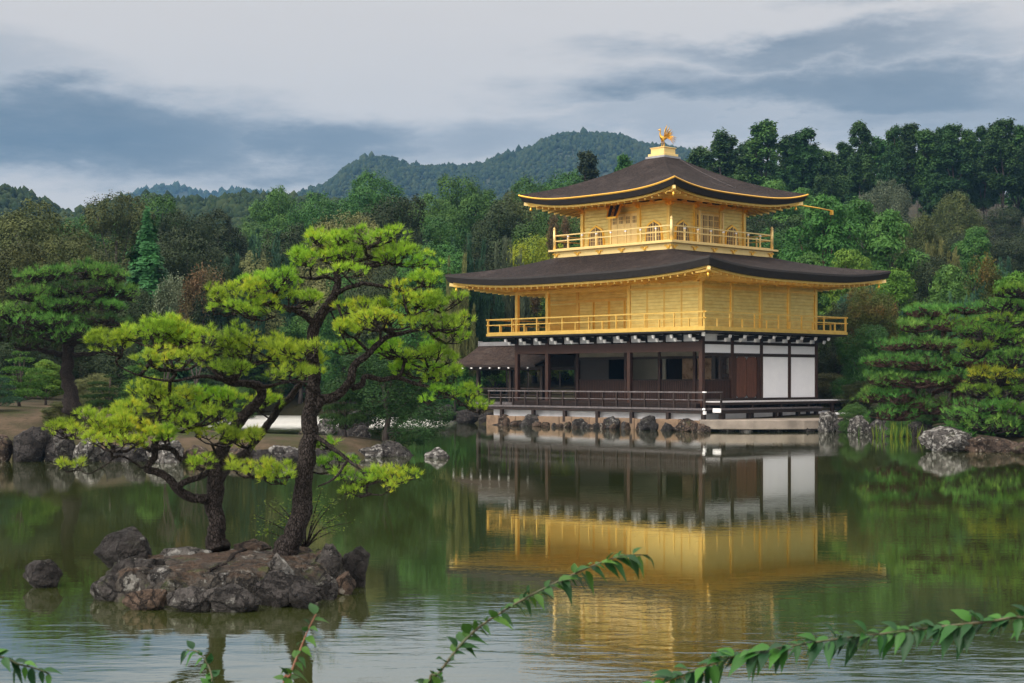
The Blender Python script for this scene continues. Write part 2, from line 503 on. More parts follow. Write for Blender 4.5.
def pond_sd(X, Y):
    """signed distance to the pond outline, positive on land"""
    X = np.asarray(X, float)
    Y = np.asarray(Y, float)
    d = np.full(X.shape, 1e9)
    inside = np.zeros(X.shape, bool)
    n = len(POND)
    for i in range(n):
        ax, ay = POND[i]
        bx, by = POND[(i + 1) % n]
        ex, ey = bx - ax, by - ay
        t = np.clip(((X - ax) * ex + (Y - ay) * ey) / (ex * ex + ey * ey), 0, 1)
        d = np.minimum(d, np.hypot(X - ax - t * ex, Y - ay - t * ey))
        c = ((ay > Y) != (by > Y))
        with np.errstate(divide='ignore', invalid='ignore'):
            xi = (bx - ax) * (Y - ay) / (by - ay + 1e-12) + ax
        inside ^= c & (X < xi)
    return np.where(inside, -d, d)


def sstep(x, a, b):
    t = np.clip((x - a) / (b - a), 0, 1)
    return t * t * (3 - 2 * t)


def terrain(X, Y):
    X = np.asarray(X, float)
    Y = np.asarray(Y, float)
    sd = pond_sd(X, Y)
    bank = np.where(sd > 0, np.minimum(.08 + .40 * sd, .42 + .05 * np.minimum(sd, 8)) + .55 * sstep(-X, 8, 15) * sstep(sd, 1.0, 5), np.maximum(-.7, sd * .8))
    ang = X / np.maximum(np.abs(Y), 30)
    slope = .115 + .05 * sstep(ang, .05, .22)
    rise = np.clip(Y - 92, 0, 262)
    hill = rise * slope
    bump = .35 * np.sin(X * .21 + 1.3) * np.cos(Y * .17) * sstep(Y, 96, 120)
    return bank + hill + bump


def tz(x, y):
    return float(terrain(np.array([x]), np.array([y]))[0])


def build_ground():
    xs = np.concatenate([np.linspace(-2600, -300, 14), np.linspace(-270, -62, 22), np.arange(-60, 60.1, .8), np.linspace(62, 270, 22), np.linspace(300, 2600, 14)])
    ys = np.concatenate([np.linspace(-600, -20, 8), np.arange(-12, 110, .8), np.linspace(112, 300, 60), np.linspace(340, 3200, 26)])
    X, Y = np.meshgrid(xs, ys)
    Z = terrain(X, Y)
    V = np.stack([X, Y, Z], -1).reshape(-1, 3)
    nx, ny = len(xs), len(ys)
    i = np.arange(nx * ny).reshape(ny, nx)
    Fc = np.stack([i[:-1, :-1], i[:-1, 1:], i[1:, 1:], i[1:, :-1]], -1).reshape(-1, 4)
    g = bpy.data.materials.new('earth')
    g.use_nodes = True
    t = NT(g.node_tree)
    co = t.n('ShaderNodeNewGeometry').outputs['Position']
    n1 = t.n('ShaderNodeTexNoise', {0: co, 2: .5, 3: 10, 4: .65}).outputs[0]
    n2 = t.n('ShaderNodeTexNoise', {0: co, 2: 6, 3: 8, 4: .7}).outputs[0]
    litter = t.ramp(n1, [(.35, (.014, .016, .007)), (.5, (.028, .026, .012)), (.66, (.045, .034, .018))])     # forest floor
    bare = t.ramp(n1, [(.38, (.030, .038, .010)), (.50, (.055, .045, .026)), (.66, (.105, .074, .050))])        # trodden garden earth with moss
    sx = t.n('ShaderNodeSeparateXYZ', {0: co})
    y = sx.outputs[1]
    col = t.mix(t.m('MAXIMUM', t.smooth(y, 58, 64), t.smooth(sx.outputs[0], -1, 2)), bare, litter)
    col = t.mix(t.m('MULTIPLY', t.smooth(n2, .5, .68), .5), col, (.02, .016, .011))
    p = t.n('ShaderNodeBsdfPrincipled', {0: col, 2: .92})
    p.inputs['Specular IOR Level'].default_value = .15
    bp = t.n('ShaderNodeBump', {0: .9, 1: .06})
    t.t.links.new(n2, bp.inputs['Height'])
    t.t.links.new(bp.outputs[0], p.inputs['Normal'])
    t.n('ShaderNodeOutputMaterial', {0: p.outputs[0]})
    tag(link('ground', np_mesh('ground', V, Fc, smooth=True), g), kind='structure')


build_ground()


def build_water():
    mt = bpy.data.materials.new('pond_water')
    mt.use_nodes = True
    t = NT(mt.node_tree)
    co = t.n('ShaderNodeNewGeometry').outputs['Position']
    sp = t.n('ShaderNodeSeparateXYZ', {0: co})
    a = t.n('ShaderNodeTexNoise', {0: t.n('ShaderNodeMapping', {0: co, 3: (.55, 1.5, 1)}).outputs[0], 2: 2.6, 3: 3, 4: .5, 'Distortion': .6}).outputs[0]
    b = t.n('ShaderNodeTexNoise', {0: t.n('ShaderNodeMapping', {0: co, 2: (0, 0, .35), 3: (.8, 1.9, 1)}).outputs[0], 2: 7.5, 3: 3, 4: .55}).outputs[0]
    c3 = t.n('ShaderNodeTexNoise', {0: t.n('ShaderNodeMapping', {0: co, 2: (0, 0, -.2), 3: (.7, 1.7, 1)}).outputs[0], 2: 19, 3: 2, 4: .5}).outputs[0]
    # patches of breeze: calmer and rougher areas of the pond
    br = t.smooth(t.n('ShaderNodeTexNoise', {0: t.n('ShaderNodeMapping', {0: co, 3: (.05, .12, 1)}).outputs[0], 2: 1.0, 3: 4, 4: .6}).outputs[0], .40, .66)
    wind = t.m('MULTIPLY', t.smooth(t.m('ADD', sp.outputs[1], t.m('MULTIPLY', a, 10)), 71, 82), t.smooth(sp.outputs[0], -2.0, -4.5))          # the sheltered pond behind the spit is ruffled by wind
    near = t.m('SUBTRACT', 1.0, t.smooth(sp.outputs[1], 10, 19))
    amp = t.m('ADD', t.m('ADD', t.m('ADD', .011, t.m('MULTIPLY', near, .040)), t.m('MULTIPLY', br, t.m('ADD', .026, t.m('MULTIPLY', near, .07)))), t.m('MULTIPLY', wind, 1.3))
    h = t.m('MULTIPLY', t.m('ADD', t.m('MULTIPLY', a, .80), t.m('ADD', t.m('MULTIPLY', b, t.m('SUBTRACT', .30, t.m('MULTIPLY', near, .18))), t.m('MULTIPLY', c3, .03))), amp)
    bp = t.n('ShaderNodeBump', {0: 1.0, 1: .045})
    t.t.links.new(h, bp.inputs['Height'])
    fr = t.n('ShaderNodeFresnel', {0: 1.45})
    t.t.links.new(bp.outputs[0], fr.inputs['Normal'])
    body = t.n('ShaderNodeBsdfDiffuse', {0: (.034, .044, .010, 1)})
    gl = t.n('ShaderNodeBsdfGlossy', {0: (.96, .97, .95, 1), 1: t.m('ADD', .01, t.m('MULTIPLY', wind, .55))})
    t.t.links.new(bp.outputs[0], gl.inputs['Normal'])
    mx = t.n('ShaderNodeMixShader', {0: t.m('POWER', fr.outputs[0], .55), 1: body.outputs[0], 2: gl.outputs[0]})
    t.n('ShaderNodeOutputMaterial', {0: mx.outputs[0]})
    mb = MB()
    mb.add([(-62, 2, 0), (62, 2, 0), (62, 100, 0), (-62, 100, 0)], [(0, 1, 2, 3)])
    tag(mb.build('water', mt), kind='structure')


build_water()


# ------------------------------------------------------------------ far hills and mountain
def ico(sub):
    bm = bmesh.new()
    bmesh.ops.create_icosphere(bm, subdivisions=sub, radius=1)
    V = np.array([v.co[:] for v in bm.verts])
    Fc = np.array([[v.index for v in f.verts] for f in bm.faces])
    bm.free()
    return V, Fc


def ridge(name, forest, prof, Y0, depth, crown, count, seed, col):
    """a hill whose crest runs through the given skyline at distance Y0, clothed in tree crowns"""
    rng = np.random.default_rng(seed)
    pxs = np.array([p[0] for p in prof], float)
    pys = np.array([p[1] for p in prof], float)

    def hgt(pp, t):
        crest = H + (HY - np.interp(pp, pxs, pys)) / F * Y0 - crown * 2.2
        q = pp / 55.0
        wob = .02 * np.sin(q * 3.1 + t * 5) + .015 * np.sin(q * 5.7 - t * 7)
        return crest * np.clip(1 - np.abs(t + wob * (1 - np.abs(t))) ** 1.5, 0, 1) - 2
    P = np.linspace(pxs[0], pxs[-1], 90)
    T = np.linspace(-1, 1, 25)
    PP, TT = np.meshgrid(P, T)
    YY = Y0 + TT * depth
    V = np.stack([(PP - 512) / F * Y0, YY, hgt(PP, TT)], -1).reshape(-1, 3)
    i = np.arange(V.shape[0]).reshape(25, 90)
    Fc = np.stack([i[:-1, :-1], i[:-1, 1:], i[1:, 1:], i[1:, :-1]], -1).reshape(-1, 4)
    tag(link(name, np_mesh(name, V, Fc, smooth=True), M['hillside']), kind='structure')
    v, f = ico(1)
    pp = rng.uniform(pxs[0], pxs[-1], count)
    tt = rng.uniform(-.95, .12, count)
    X = (pp - 512) / F * Y0
    Yw = Y0 + tt * depth
    Z = hgt(pp, tt)
    s = crown * rng.uniform(.45, 1.15, count) * (1 + .5 * (rng.random(count) > .93))
    VV = v[None] * (1 + rng.uniform(-.33, .33, (count, len(v), 1)))
    sc = np.stack([s, s, s * rng.uniform(.8, 1.7, count)], -1)
    VV = VV * sc[:, None] + np.stack([X, Yw, Z + sc[:, 2] * .55], -1)[:, None]
    FF = f[None] + (np.arange(count) * len(v))[:, None, None]
    tint = np.repeat(rng.random(count) * .8, len(f)) + rng.random(count * len(f)) * .2
    tag(link(forest, np_mesh(forest, VV.reshape(-1, 3), FF.reshape(-1, 3), tint), col), kind='stuff')


ridge('mountain', 'mountain_forest', [(270, 205), (300, 192), (330, 180), (352, 163), (372, 157), (392, 155), (410, 160), (430, 163), (455, 163), (480, 163), (500, 155), (520, 146), (540, 137), (562, 131),
      (585, 130), (610, 133), (635, 137), (660, 141), (690, 152), (720, 165), (760, 185), (820, 210)], 1250, 420, 1.7, 26000, 3, L['far'])
ridge('far_mountain', 'far_mountain_forest', [(100, 215), (130, 193), (150, 184), (168, 180), (185, 182), (203, 189), (220, 186), (240, 184), (262, 189), (290, 192), (310, 185), (330, 182), (360, 190), (400, 220)], 2000, 350, 3.6, 2600, 5, L['far'])
ridge('hill', 'hill_forest', [(-160, 170), (-60, 172), (0, 180), (18, 180), (36, 186), (58, 198), (75, 206), (95, 207), (115, 200), (135, 192), (165, 190), (195, 193), (215, 191), (240, 190), (260, 187), (290, 188), (320, 190),
      (350, 196), (400, 205), (460, 225)], 430, 170, 1.05, 17000, 8, L['far'])


# ------------------------------------------------------------------ foliage generators
def unit(v):
    return v / np.maximum(np.linalg.norm(v, axis=-1, keepdims=True), 1e-9)


def leaf_quads(P, N, size, rng, aspect=1.5):
    n = len(P)
    N = unit(N + rng.normal(0, .36, (n, 3)))
    A = unit(np.cross(N, rng.normal(0, 1, (n, 3))))
    B = np.cross(N, A)
    s = size * rng.uniform(.6, 1.35, (n, 1))
    a, b = A * s * aspect * .5, B * s * .5
    V = np.stack([P - a, P - b * .9 + a * .1, P + a, P + b * .9 + a * .1], 1)
    return V.reshape(-1, 3), np.arange(n * 4).reshape(n, 4)


def needle_tufts(P, A, n, length, width, spread, rng):
    """each tuft: n thin blades fanning round axis A"""
    k = len(P)
    D = unit(A[:, None] + rng.normal(0, spread, (k, n, 3)))
    ln = length * rng.uniform(.7, 1.15, (k, n, 1)) * rng.uniform(.75, 1.2, (k, 1, 1))
    sd = unit(np.cross(D, rng.normal(0, 1, (k, n, 3)))) * width * .5
    b = P[:, None] + D * ln * .06
    V = np.stack([b - sd, b + sd, b + D * ln], 2)
    return V.reshape(-1, 3), np.arange(k * n * 3).reshape(-1, 3)


def lobe_points(C, Rr, n, rng, squash=1.0, keep=.72):
    """points on the skins of overlapping lobes, those deep inside others dropped"""
    w = Rr ** 2
    idx = rng.choice(len(C), n * 2, p=w / w.sum())
    d = unit(rng.normal(0, 1, (n * 2, 3)))
    rr = np.clip(.86 + rng.normal(0, .17, (n * 2, 1)), .3, 1.3)
    P = C[idx] + d * Rr[idx][:, None] * rr * np.array([1, 1, squash])
    dist = np.linalg.norm((P[:, None] - C[None]) / np.array([1, 1, squash]), axis=-1) / Rr[None]
    dist[np.arange(len(P)), idx] = 9
    ok = dist.min(1) > keep
    return P[ok][:n], d[ok][:n]


class Proto:
    def __init__(s, crown, trunk):
        s.crown, s.trunk = crown, trunk


def limb_trunk(C, rng, r0=.022, top=.7, n=6, att=.62):
    mb = MB()
    rr = random.Random(int(rng.integers(1e6)))
    pts = [Vector((0, 0, -.03))]
    for i in range(1, 6):
        pts.append(Vector((rr.uniform(-.02, .02), rr.uniform(-.02, .02), top * i / 5)))
    mb.tube(pts, [r0 * (1.25 if i == 0 else 1 - .13 * i) for i in range(6)], n)
    for c in C:
        c = Vector(c)
        k = min(4, max(1, int(c.z * att / top * 5)))
        a = pts[k]
        m = (a + c) / 2 + Vector((0, 0, -.02))
        mb.tube([a, m, c], [r0 * .42, r0 * .3, r0 * .12], 5)
    return mb.mesh('trunk')


def clump_tint(P, rng, scale, amt=.5):
    off = rng.uniform(0, 50, 3)
    c = np.array([mnoise.noise(Vector(p * scale + off)) for p in P]) * .9
    return np.clip(.45 + amt * c + rng.normal(0, .06, len(P)), 0, 1)


def proto_broad(seed, nleaf=46000, lobes=19, leaf=.0092, spread=.30, low=.16):
    rng = np.random.default_rng(seed)
    C, Rr = [], []
    for i in range(lobes):
        h = rng.uniform(low, .88)
        maxr = spread * math.sqrt(max(.05, 1 - ((h - .42) / .56) ** 2))
        th = rng.uniform(0, 2 * math.pi)
        r = maxr * rng.uniform(.45, 1)
        C.append((r * math.cos(th), r * math.sin(th), h))
        Rr.append(rng.uniform(.09, .165) * (1.1 - .35 * h))
    C.append((0, 0, .86))
    Rr.append(.12)
    C.append((0, 0, .5))
    Rr.append(.24)
    C, Rr = np.array(C), np.array(Rr)
    # second generation of small bumps makes an uneven outline
    C2, R2 = [], []
    for c, r in zip(C, Rr):
        for _ in range(10):
            d = unit(rng.normal(0, 1, 3))
            C2.append(c + d * r * rng.uniform(.8, 1.0))
            R2.append(r * rng.uniform(.2, .42))
    C, Rr = np.vstack([C, C2]), np.concatenate([Rr, R2])
    P, D = lobe_points(C, Rr, nleaf, rng)
    V, Fc = leaf_quads(P, D + np.array([0, 0, .4]), leaf, rng)
    P[:, 2] = np.minimum(P[:, 2], 1.0)
    return Proto(np_mesh('crown', V, Fc, clump_tint(P, rng, 9)), limb_trunk([c for c in C[:10]], rng))


def proto_conifer(seed, nleaf=24000, leaf=.014, wid=.25, tiers=15, droop=.05, low=.08):
    rng = np.random.default_rng(seed)
    P, D = [], []
    per = nleaf // tiers
    for i in range(tiers):
        t = i / (tiers - 1)
        z = low + (1 - low) * t * .97
        R0 = wid * (1 - t) ** .8 + .02
        nb = int(rng.integers(7, 11))
        ths = rng.uniform(0, 2 * math.pi, nb)
        ln = R0 * rng.uniform(.6, 1.12, nb)
        k = rng.integers(0, nb, int(per * (1.35 - t * .8)))
        u = rng.random(len(k)) ** .6
        r = ln[k] * u
        th = ths[k] + rng.normal(0, .22, len(k)) * (.4 + .6 * (1 - u))
        zz = z - droop * u * u + .02 * u + rng.normal(0, .014, len(k)) + rng.uniform(-.03, .03, nb)[k]
        P.append(np.stack([r * np.cos(th), r * np.sin(th), zz], -1))
        D.append(np.stack([np.cos(th), np.sin(th), np.full(len(k), 1.0)], -1))
    P, D = np.vstack(P), np.vstack(D)
    V, Fc = leaf_quads(P, D, leaf, rng, 2.0)
    return Proto(np_mesh('crown', V, Fc, clump_tint(P, rng, 8)), limb_trunk([], rng, .018, .96))


def proto_loose(seed, nleaf=20000, leaf=.012, clusters=95, crown_low=.42, wid=.2):
    """tall forest pine: bare lower trunk, open clusters above"""
    rng = np.random.default_rng(seed)
    C, Rr = [], []
    for i in range(clusters):
        h = crown_low + (1 - crown_low) * (i + rng.random()) / clusters * .95
        t = (h - crown_low) / (1 - crown_low)
        maxr = wid * (1 - .75 * t ** 1.4) * (.55 + .45 * min(1, t * 4))
        th = rng.uniform(0, 2 * math.pi)
        r = maxr * rng.uniform(.25, 1.1)
        C.append((r * math.cos(th), r * math.sin(th), h))
        Rr.append(rng.uniform(.016, .042))
    C.append((0, 0, .97))
    Rr.append(.02)
    C, Rr = np.array(C), np.array(Rr)
    P, D = lobe_points(C, Rr, nleaf, rng, .7, .3)
    P = P + rng.normal(0, .010, P.shape)
    V, Fc = leaf_quads(P, D * .5 + np.array([0, 0, .8]), leaf, rng, 1.9)
    return Proto(np_mesh('crown', V, Fc, clump_tint(P, rng, 10)), limb_trunk(C[::6], rng, .0105, .97, att=.93))


def proto_plume(seed, nleaf=11000, wid=.30):
    """soft upswept plumes (young cedars, bamboo-like thicket)"""
    rng = np.random.default_rng(seed)
    P, A = [], []
    for i in range(46):
        th = rng.uniform(0, 2 * math.pi)
        r = wid * math.sqrt(rng.random())
        ht = .97 * (1 - .45 * (r / wid) ** 2) * rng.uniform(.72, 1.0)
        n = nleaf // 46
        u = rng.random(n)
        rr = .045 * (1 - u) ** .7 + .006
        ph = rng.uniform(0, 2 * math.pi, n)
        lean = np.array([math.cos(th), math.sin(th), 0]) * .12
        p = np.stack([r * math.cos(th) + rr * np.cos(ph), r * math.sin(th) + rr * np.sin(ph), .12 + (ht - .12) * (.35 + .65 * u)], -1) + lean * u[:, None] * ht
        P.append(p)
        A.append(np.stack([np.cos(ph) * .5 + lean[0], np.sin(ph) * .5 + lean[1], np.full(n, 1.)], -1))
    P, A = np.vstack(P), unit(np.vstack(A))
    V, Fc = needle_tufts(P, A, 2, .035, .014, .25, rng)
    return Proto(np_mesh('crown', V, Fc, np.repeat(clump_tint(P, rng, 8), 2)), limb_trunk([], rng, .02, .7))


def pad_points(pads, n, rng, under=.25):
    """points over the upper skins of flattened pads: (x, y, z, rx, ry, rz)"""
    pads = np.array(pads, float)
    w = pads[:, 3] * pads[:, 4] + .5 * pads[:, 5] * pads[:, 3]
    idx = rng.choice(len(pads), n, p=w / w.sum())
    d = unit(rng.normal(0, 1, (n, 3)))
    flip = (d[:, 2] < 0) & (rng.random(n) > under)
    d[flip, 2] *= -1
    rr = rng.uniform(.35, 1.0, n) ** .4
    edge = 1 + .28 * np.sin(np.arctan2(d[:, 1], d[:, 0]) * 5 + idx * 1.7) * np.sqrt(np.clip(1 - d[:, 2] ** 2, 0, 1)) * rng.uniform(.2, 1, n)
    P = pads[idx, :3] + d * pads[idx, 3:6] * (rr * edge)[:, None]
    return P, d, idx


def pine_pads(rng, levels=6, wid=.42, low=.3):
    pads = []
    for i in range(levels):
        t = i / (levels - 1)
        z = low + (1 - low) * t * .95
        R0 = wid * (1 - .72 * t ** 1.3)
        k = max(1, int(6 * (1 - t)) + 1)
        a0 = rng.uniform(0, 6.28)
        for j in range(k):
            th = a0 + j * 2 * math.pi / k + rng.uniform(-.35, .35)
            r = R0 * rng.uniform(.5, .95) if k > 1 else 0
            q = rng.uniform(.11, .19) * (1.15 - .35 * t)
            pads.append((r * math.cos(th), r * math.sin(th), z + rng.uniform(-.045, .045), q * 1.15, q * 1.15, q * .36))
    return pads


def proto_gpine(seed, tufts=4200, wid=.42, low=.28, levels=6):
    rng = np.random.default_rng(seed)
    pads = pine_pads(rng, levels, wid, low)
    P, D, idx = pad_points(pads, tufts, rng, .3)
    A = unit(D * .6 + np.array([0, 0, .8]))
    V, Fc = needle_tufts(P, A, 6, .038, .0085, .5, rng)
    tint = np.clip(.45 + rng.normal(0, .22, len(P)) + .12 * np.sin(idx * 2.3), 0, 1)
    return Proto(np_mesh('crown', V, Fc, np.repeat(tint, 6)), limb_trunk([p[:3] for p in pads], rng, .026, .88))


def proto_cloud(seed, nleaf=24000, leaf=.0125, lobes=24, wid=.40, low=.25):
    """old garden pine at a distance: rounded cushions of needles stepped round a bare trunk"""
    rng = np.random.default_rng(seed)
    C, Rr = [], []
    for i in range(lobes):
        t = (i + rng.random()) / lobes
        z = low + (.93 - low) * t
        R0 = wid * (1 - t ** 1.8) ** .7
        th = i * 2.4 + rng.uniform(-.5, .5)
        r = R0 * rng.uniform(.35, .85)
        C.append((r * math.cos(th), r * math.sin(th), z))
        Rr.append(rng.uniform(.085, .15) * (1.15 - .3 * t))
    C.append((0, 0, .92))
    Rr.append(.09)
    C, Rr = np.array(C), np.array(Rr)
    C2, R2 = [], []
    for c, r in zip(C, Rr):
        for _ in range(8):
            d = unit(rng.normal(0, 1, 3))
            d[2] = abs(d[2]) * .6
            C2.append(c + d * r * .8)
            R2.append(r * rng.uniform(.3, .5))
    C1 = C
    C, Rr = np.vstack([C, C2]), np.concatenate([Rr, R2])
    P, D = lobe_points(C, Rr, nleaf, rng, .58, .6)
    ok = (D[:, 2] > -.25) | (rng.random(len(P)) < .3)
    P, D = P[ok], D[ok]
    V, Fc = leaf_quads(P, D * .8 + np.array([0, 0, .45]), leaf, rng, 2.2)
    return Proto(np_mesh('crown', V, Fc, clump_tint(P, rng, 10, .45)), limb_trunk(list(C1[::2]), rng, .022, .9))


def proto_sparse(seed, nleaf=3800):
    """half-bare deciduous tree: visible twigs, thin foliage"""
    rng = np.random.default_rng(seed)
    rr = random.Random(seed)
    mb = MB()
    tips = []

    def grow(p, d, ln, r, lev):
        q = p + d * ln
        mb.tube([p, (p + q) / 2 + Vector((rr.uniform(-.02, .02), rr.uniform(-.02, .02), 0)), q], [r, r * .8, r * .6], 5)
        if lev == 0:
            tips.append(q)
            return
        for _ in range(3 if lev > 1 else 4):
            nd = (d + Vector((rr.gauss(0, .55), rr.gauss(0, .55), rr.gauss(.12, .3)))).normalized()
            grow(q, nd, ln * rr.uniform(.55, .8), r * .6, lev - 1)
    grow(Vector((0, 0, -.03)), Vector((0, 0, 1)), .27, .022, 4)
    T = np.array([t[:] for t in tips])
    T[:, 2] *= .97 / T[:, 2].max()
    k = rng.integers(0, len(T), nleaf)
    P = T[k] + rng.normal(0, .035, (nleaf, 3))
    V, Fc = leaf_quads(P, np.tile([0, 0, 1.], (nleaf, 1)), .02, rng)
    return Proto(np_mesh('crown', V, Fc, clump_tint(P, rng, 4, .8)), mb.mesh('trunk'))


PROTO = {
    'broad': [proto_broad(11), proto_broad(12, spread=.34), proto_broad(13, lobes=22, spread=.27, low=.15), proto_broad(14, lobes=13, spread=.25, low=.3)],
    'conifer': [proto_conifer(21), proto_conifer(22, wid=.2, tiers=18)],
    'loose': [proto_loose(31), proto_loose(32, crown_low=.5, wid=.17), proto_loose(33, crown_low=.36, wid=.22), proto_loose(34, crown_low=.55, clusters=60, wid=.16)],
    'plume': [proto_plume(41), proto_plume(42, wid=.36)],
    'cloud': [proto_cloud(71), proto_cloud(72, lobes=19, wid=.36), proto_cloud(73, lobes=28, wid=.44)],
    'gpine': [proto_gpine(51), proto_gpine(52, levels=7, wid=.36), proto_gpine(53, levels=5, wid=.46)],
    'sparse': [proto_sparse(61), proto_sparse(62)],
}
WID = {'broad': .72, 'conifer': .5, 'loose': .42, 'plume': .72, 'gpine': 1.0, 'cloud': .95, 'sparse': .75}   # crown width of a unit-height prototype
KIND = {'broad': 'broadleaf_tree', 'conifer': 'conifer_tree', 'loose': 'pine_tree', 'plume': 'cedar_tree', 'gpine': 'pine_tree', 'cloud': 'pine_tree', 'sparse': 'deciduous_tree'}
_cnt = [0]
RT = random.Random(5)


def tree(shape, colour, X, Y, z, height, width, label, group=None, bark='bark_far', variant=None):
    """one tree = an Empty at its foot with trunk and crown; meshes are shared between trees of a shape"""
    _cnt[0] += 1
    pr = PROTO[shape][_cnt[0] % len(PROTO[shape]) if variant is None else variant]
    e = empty(KIND[shape], (X, Y, z), RT.uniform(0, 6.28), label, 'tree', group)
    sw = width / WID[shape]
    e.scale = (sw, sw, height)
    for nm, me, mt in (('trunk', pr.trunk, M[bark]), ('crown', pr.crown, L[colour])):
        o = bpy.data.objects.new(nm, me)
        COL.objects.link(o)
        if not me.materials:
            me.materials.append(None)
        o.material_slots[0].link = 'OBJECT'
        o.material_slots[0].material = mt
        o.parent = e
    return e


def bg(x, ytop, wpx, Y, shape, colour, label, group=None, bark='bark_far', variant=None, sink=0):
    while pond_sd(np.array([gx(x, Y)]), np.array([Y]))[0] < .3:
        wpx, Y = wpx, Y + .5
    X = gx(x, Y)
    z = tz(X, Y) - .15 - sink
    top = H + (HY - ytop) / F * Y
    if shape == 'gpine' and Y > 58:
        shape, wpx = 'cloud', max(wpx * 1.15, (top - z) * .7 * F / Y)
    if shape == 'broad':
        wpx = max(wpx * 1.15, (top - z) * .58 * F / Y)
    return tree(shape, colour, X, Y, z, top - z, wpx / F * Y, label, group, bark, variant)


# ------------------------------------------------------------------ the golden pavilion
PAV = (8.28, 68.251, 0)
PA = -.810
BAY = 2.12
UW, VN = -5.5 * BAY, 4 * BAY           # west end and north end of the body
CU, CV = -5.852, 4.221                 # axis of the top storey
OV = 1.069                             # balcony overhang
pav = empty('golden_pavilion', PAV, PA, 'three storey golden pavilion with dark shingle roofs standing on the pond shore', 'pavilion')


def pavw(u, v, z=0):
    c, s = math.cos(PA), math.sin(PA)
    return Vector((PAV[0] + u * c - v * s, PAV[1] + u * s + v * c, z))


def pbox(name, mat, b, label=None, bevel=0, parent=None):
    return MB().box(*b).build(name, M[mat], parent or pav, label, bevel)


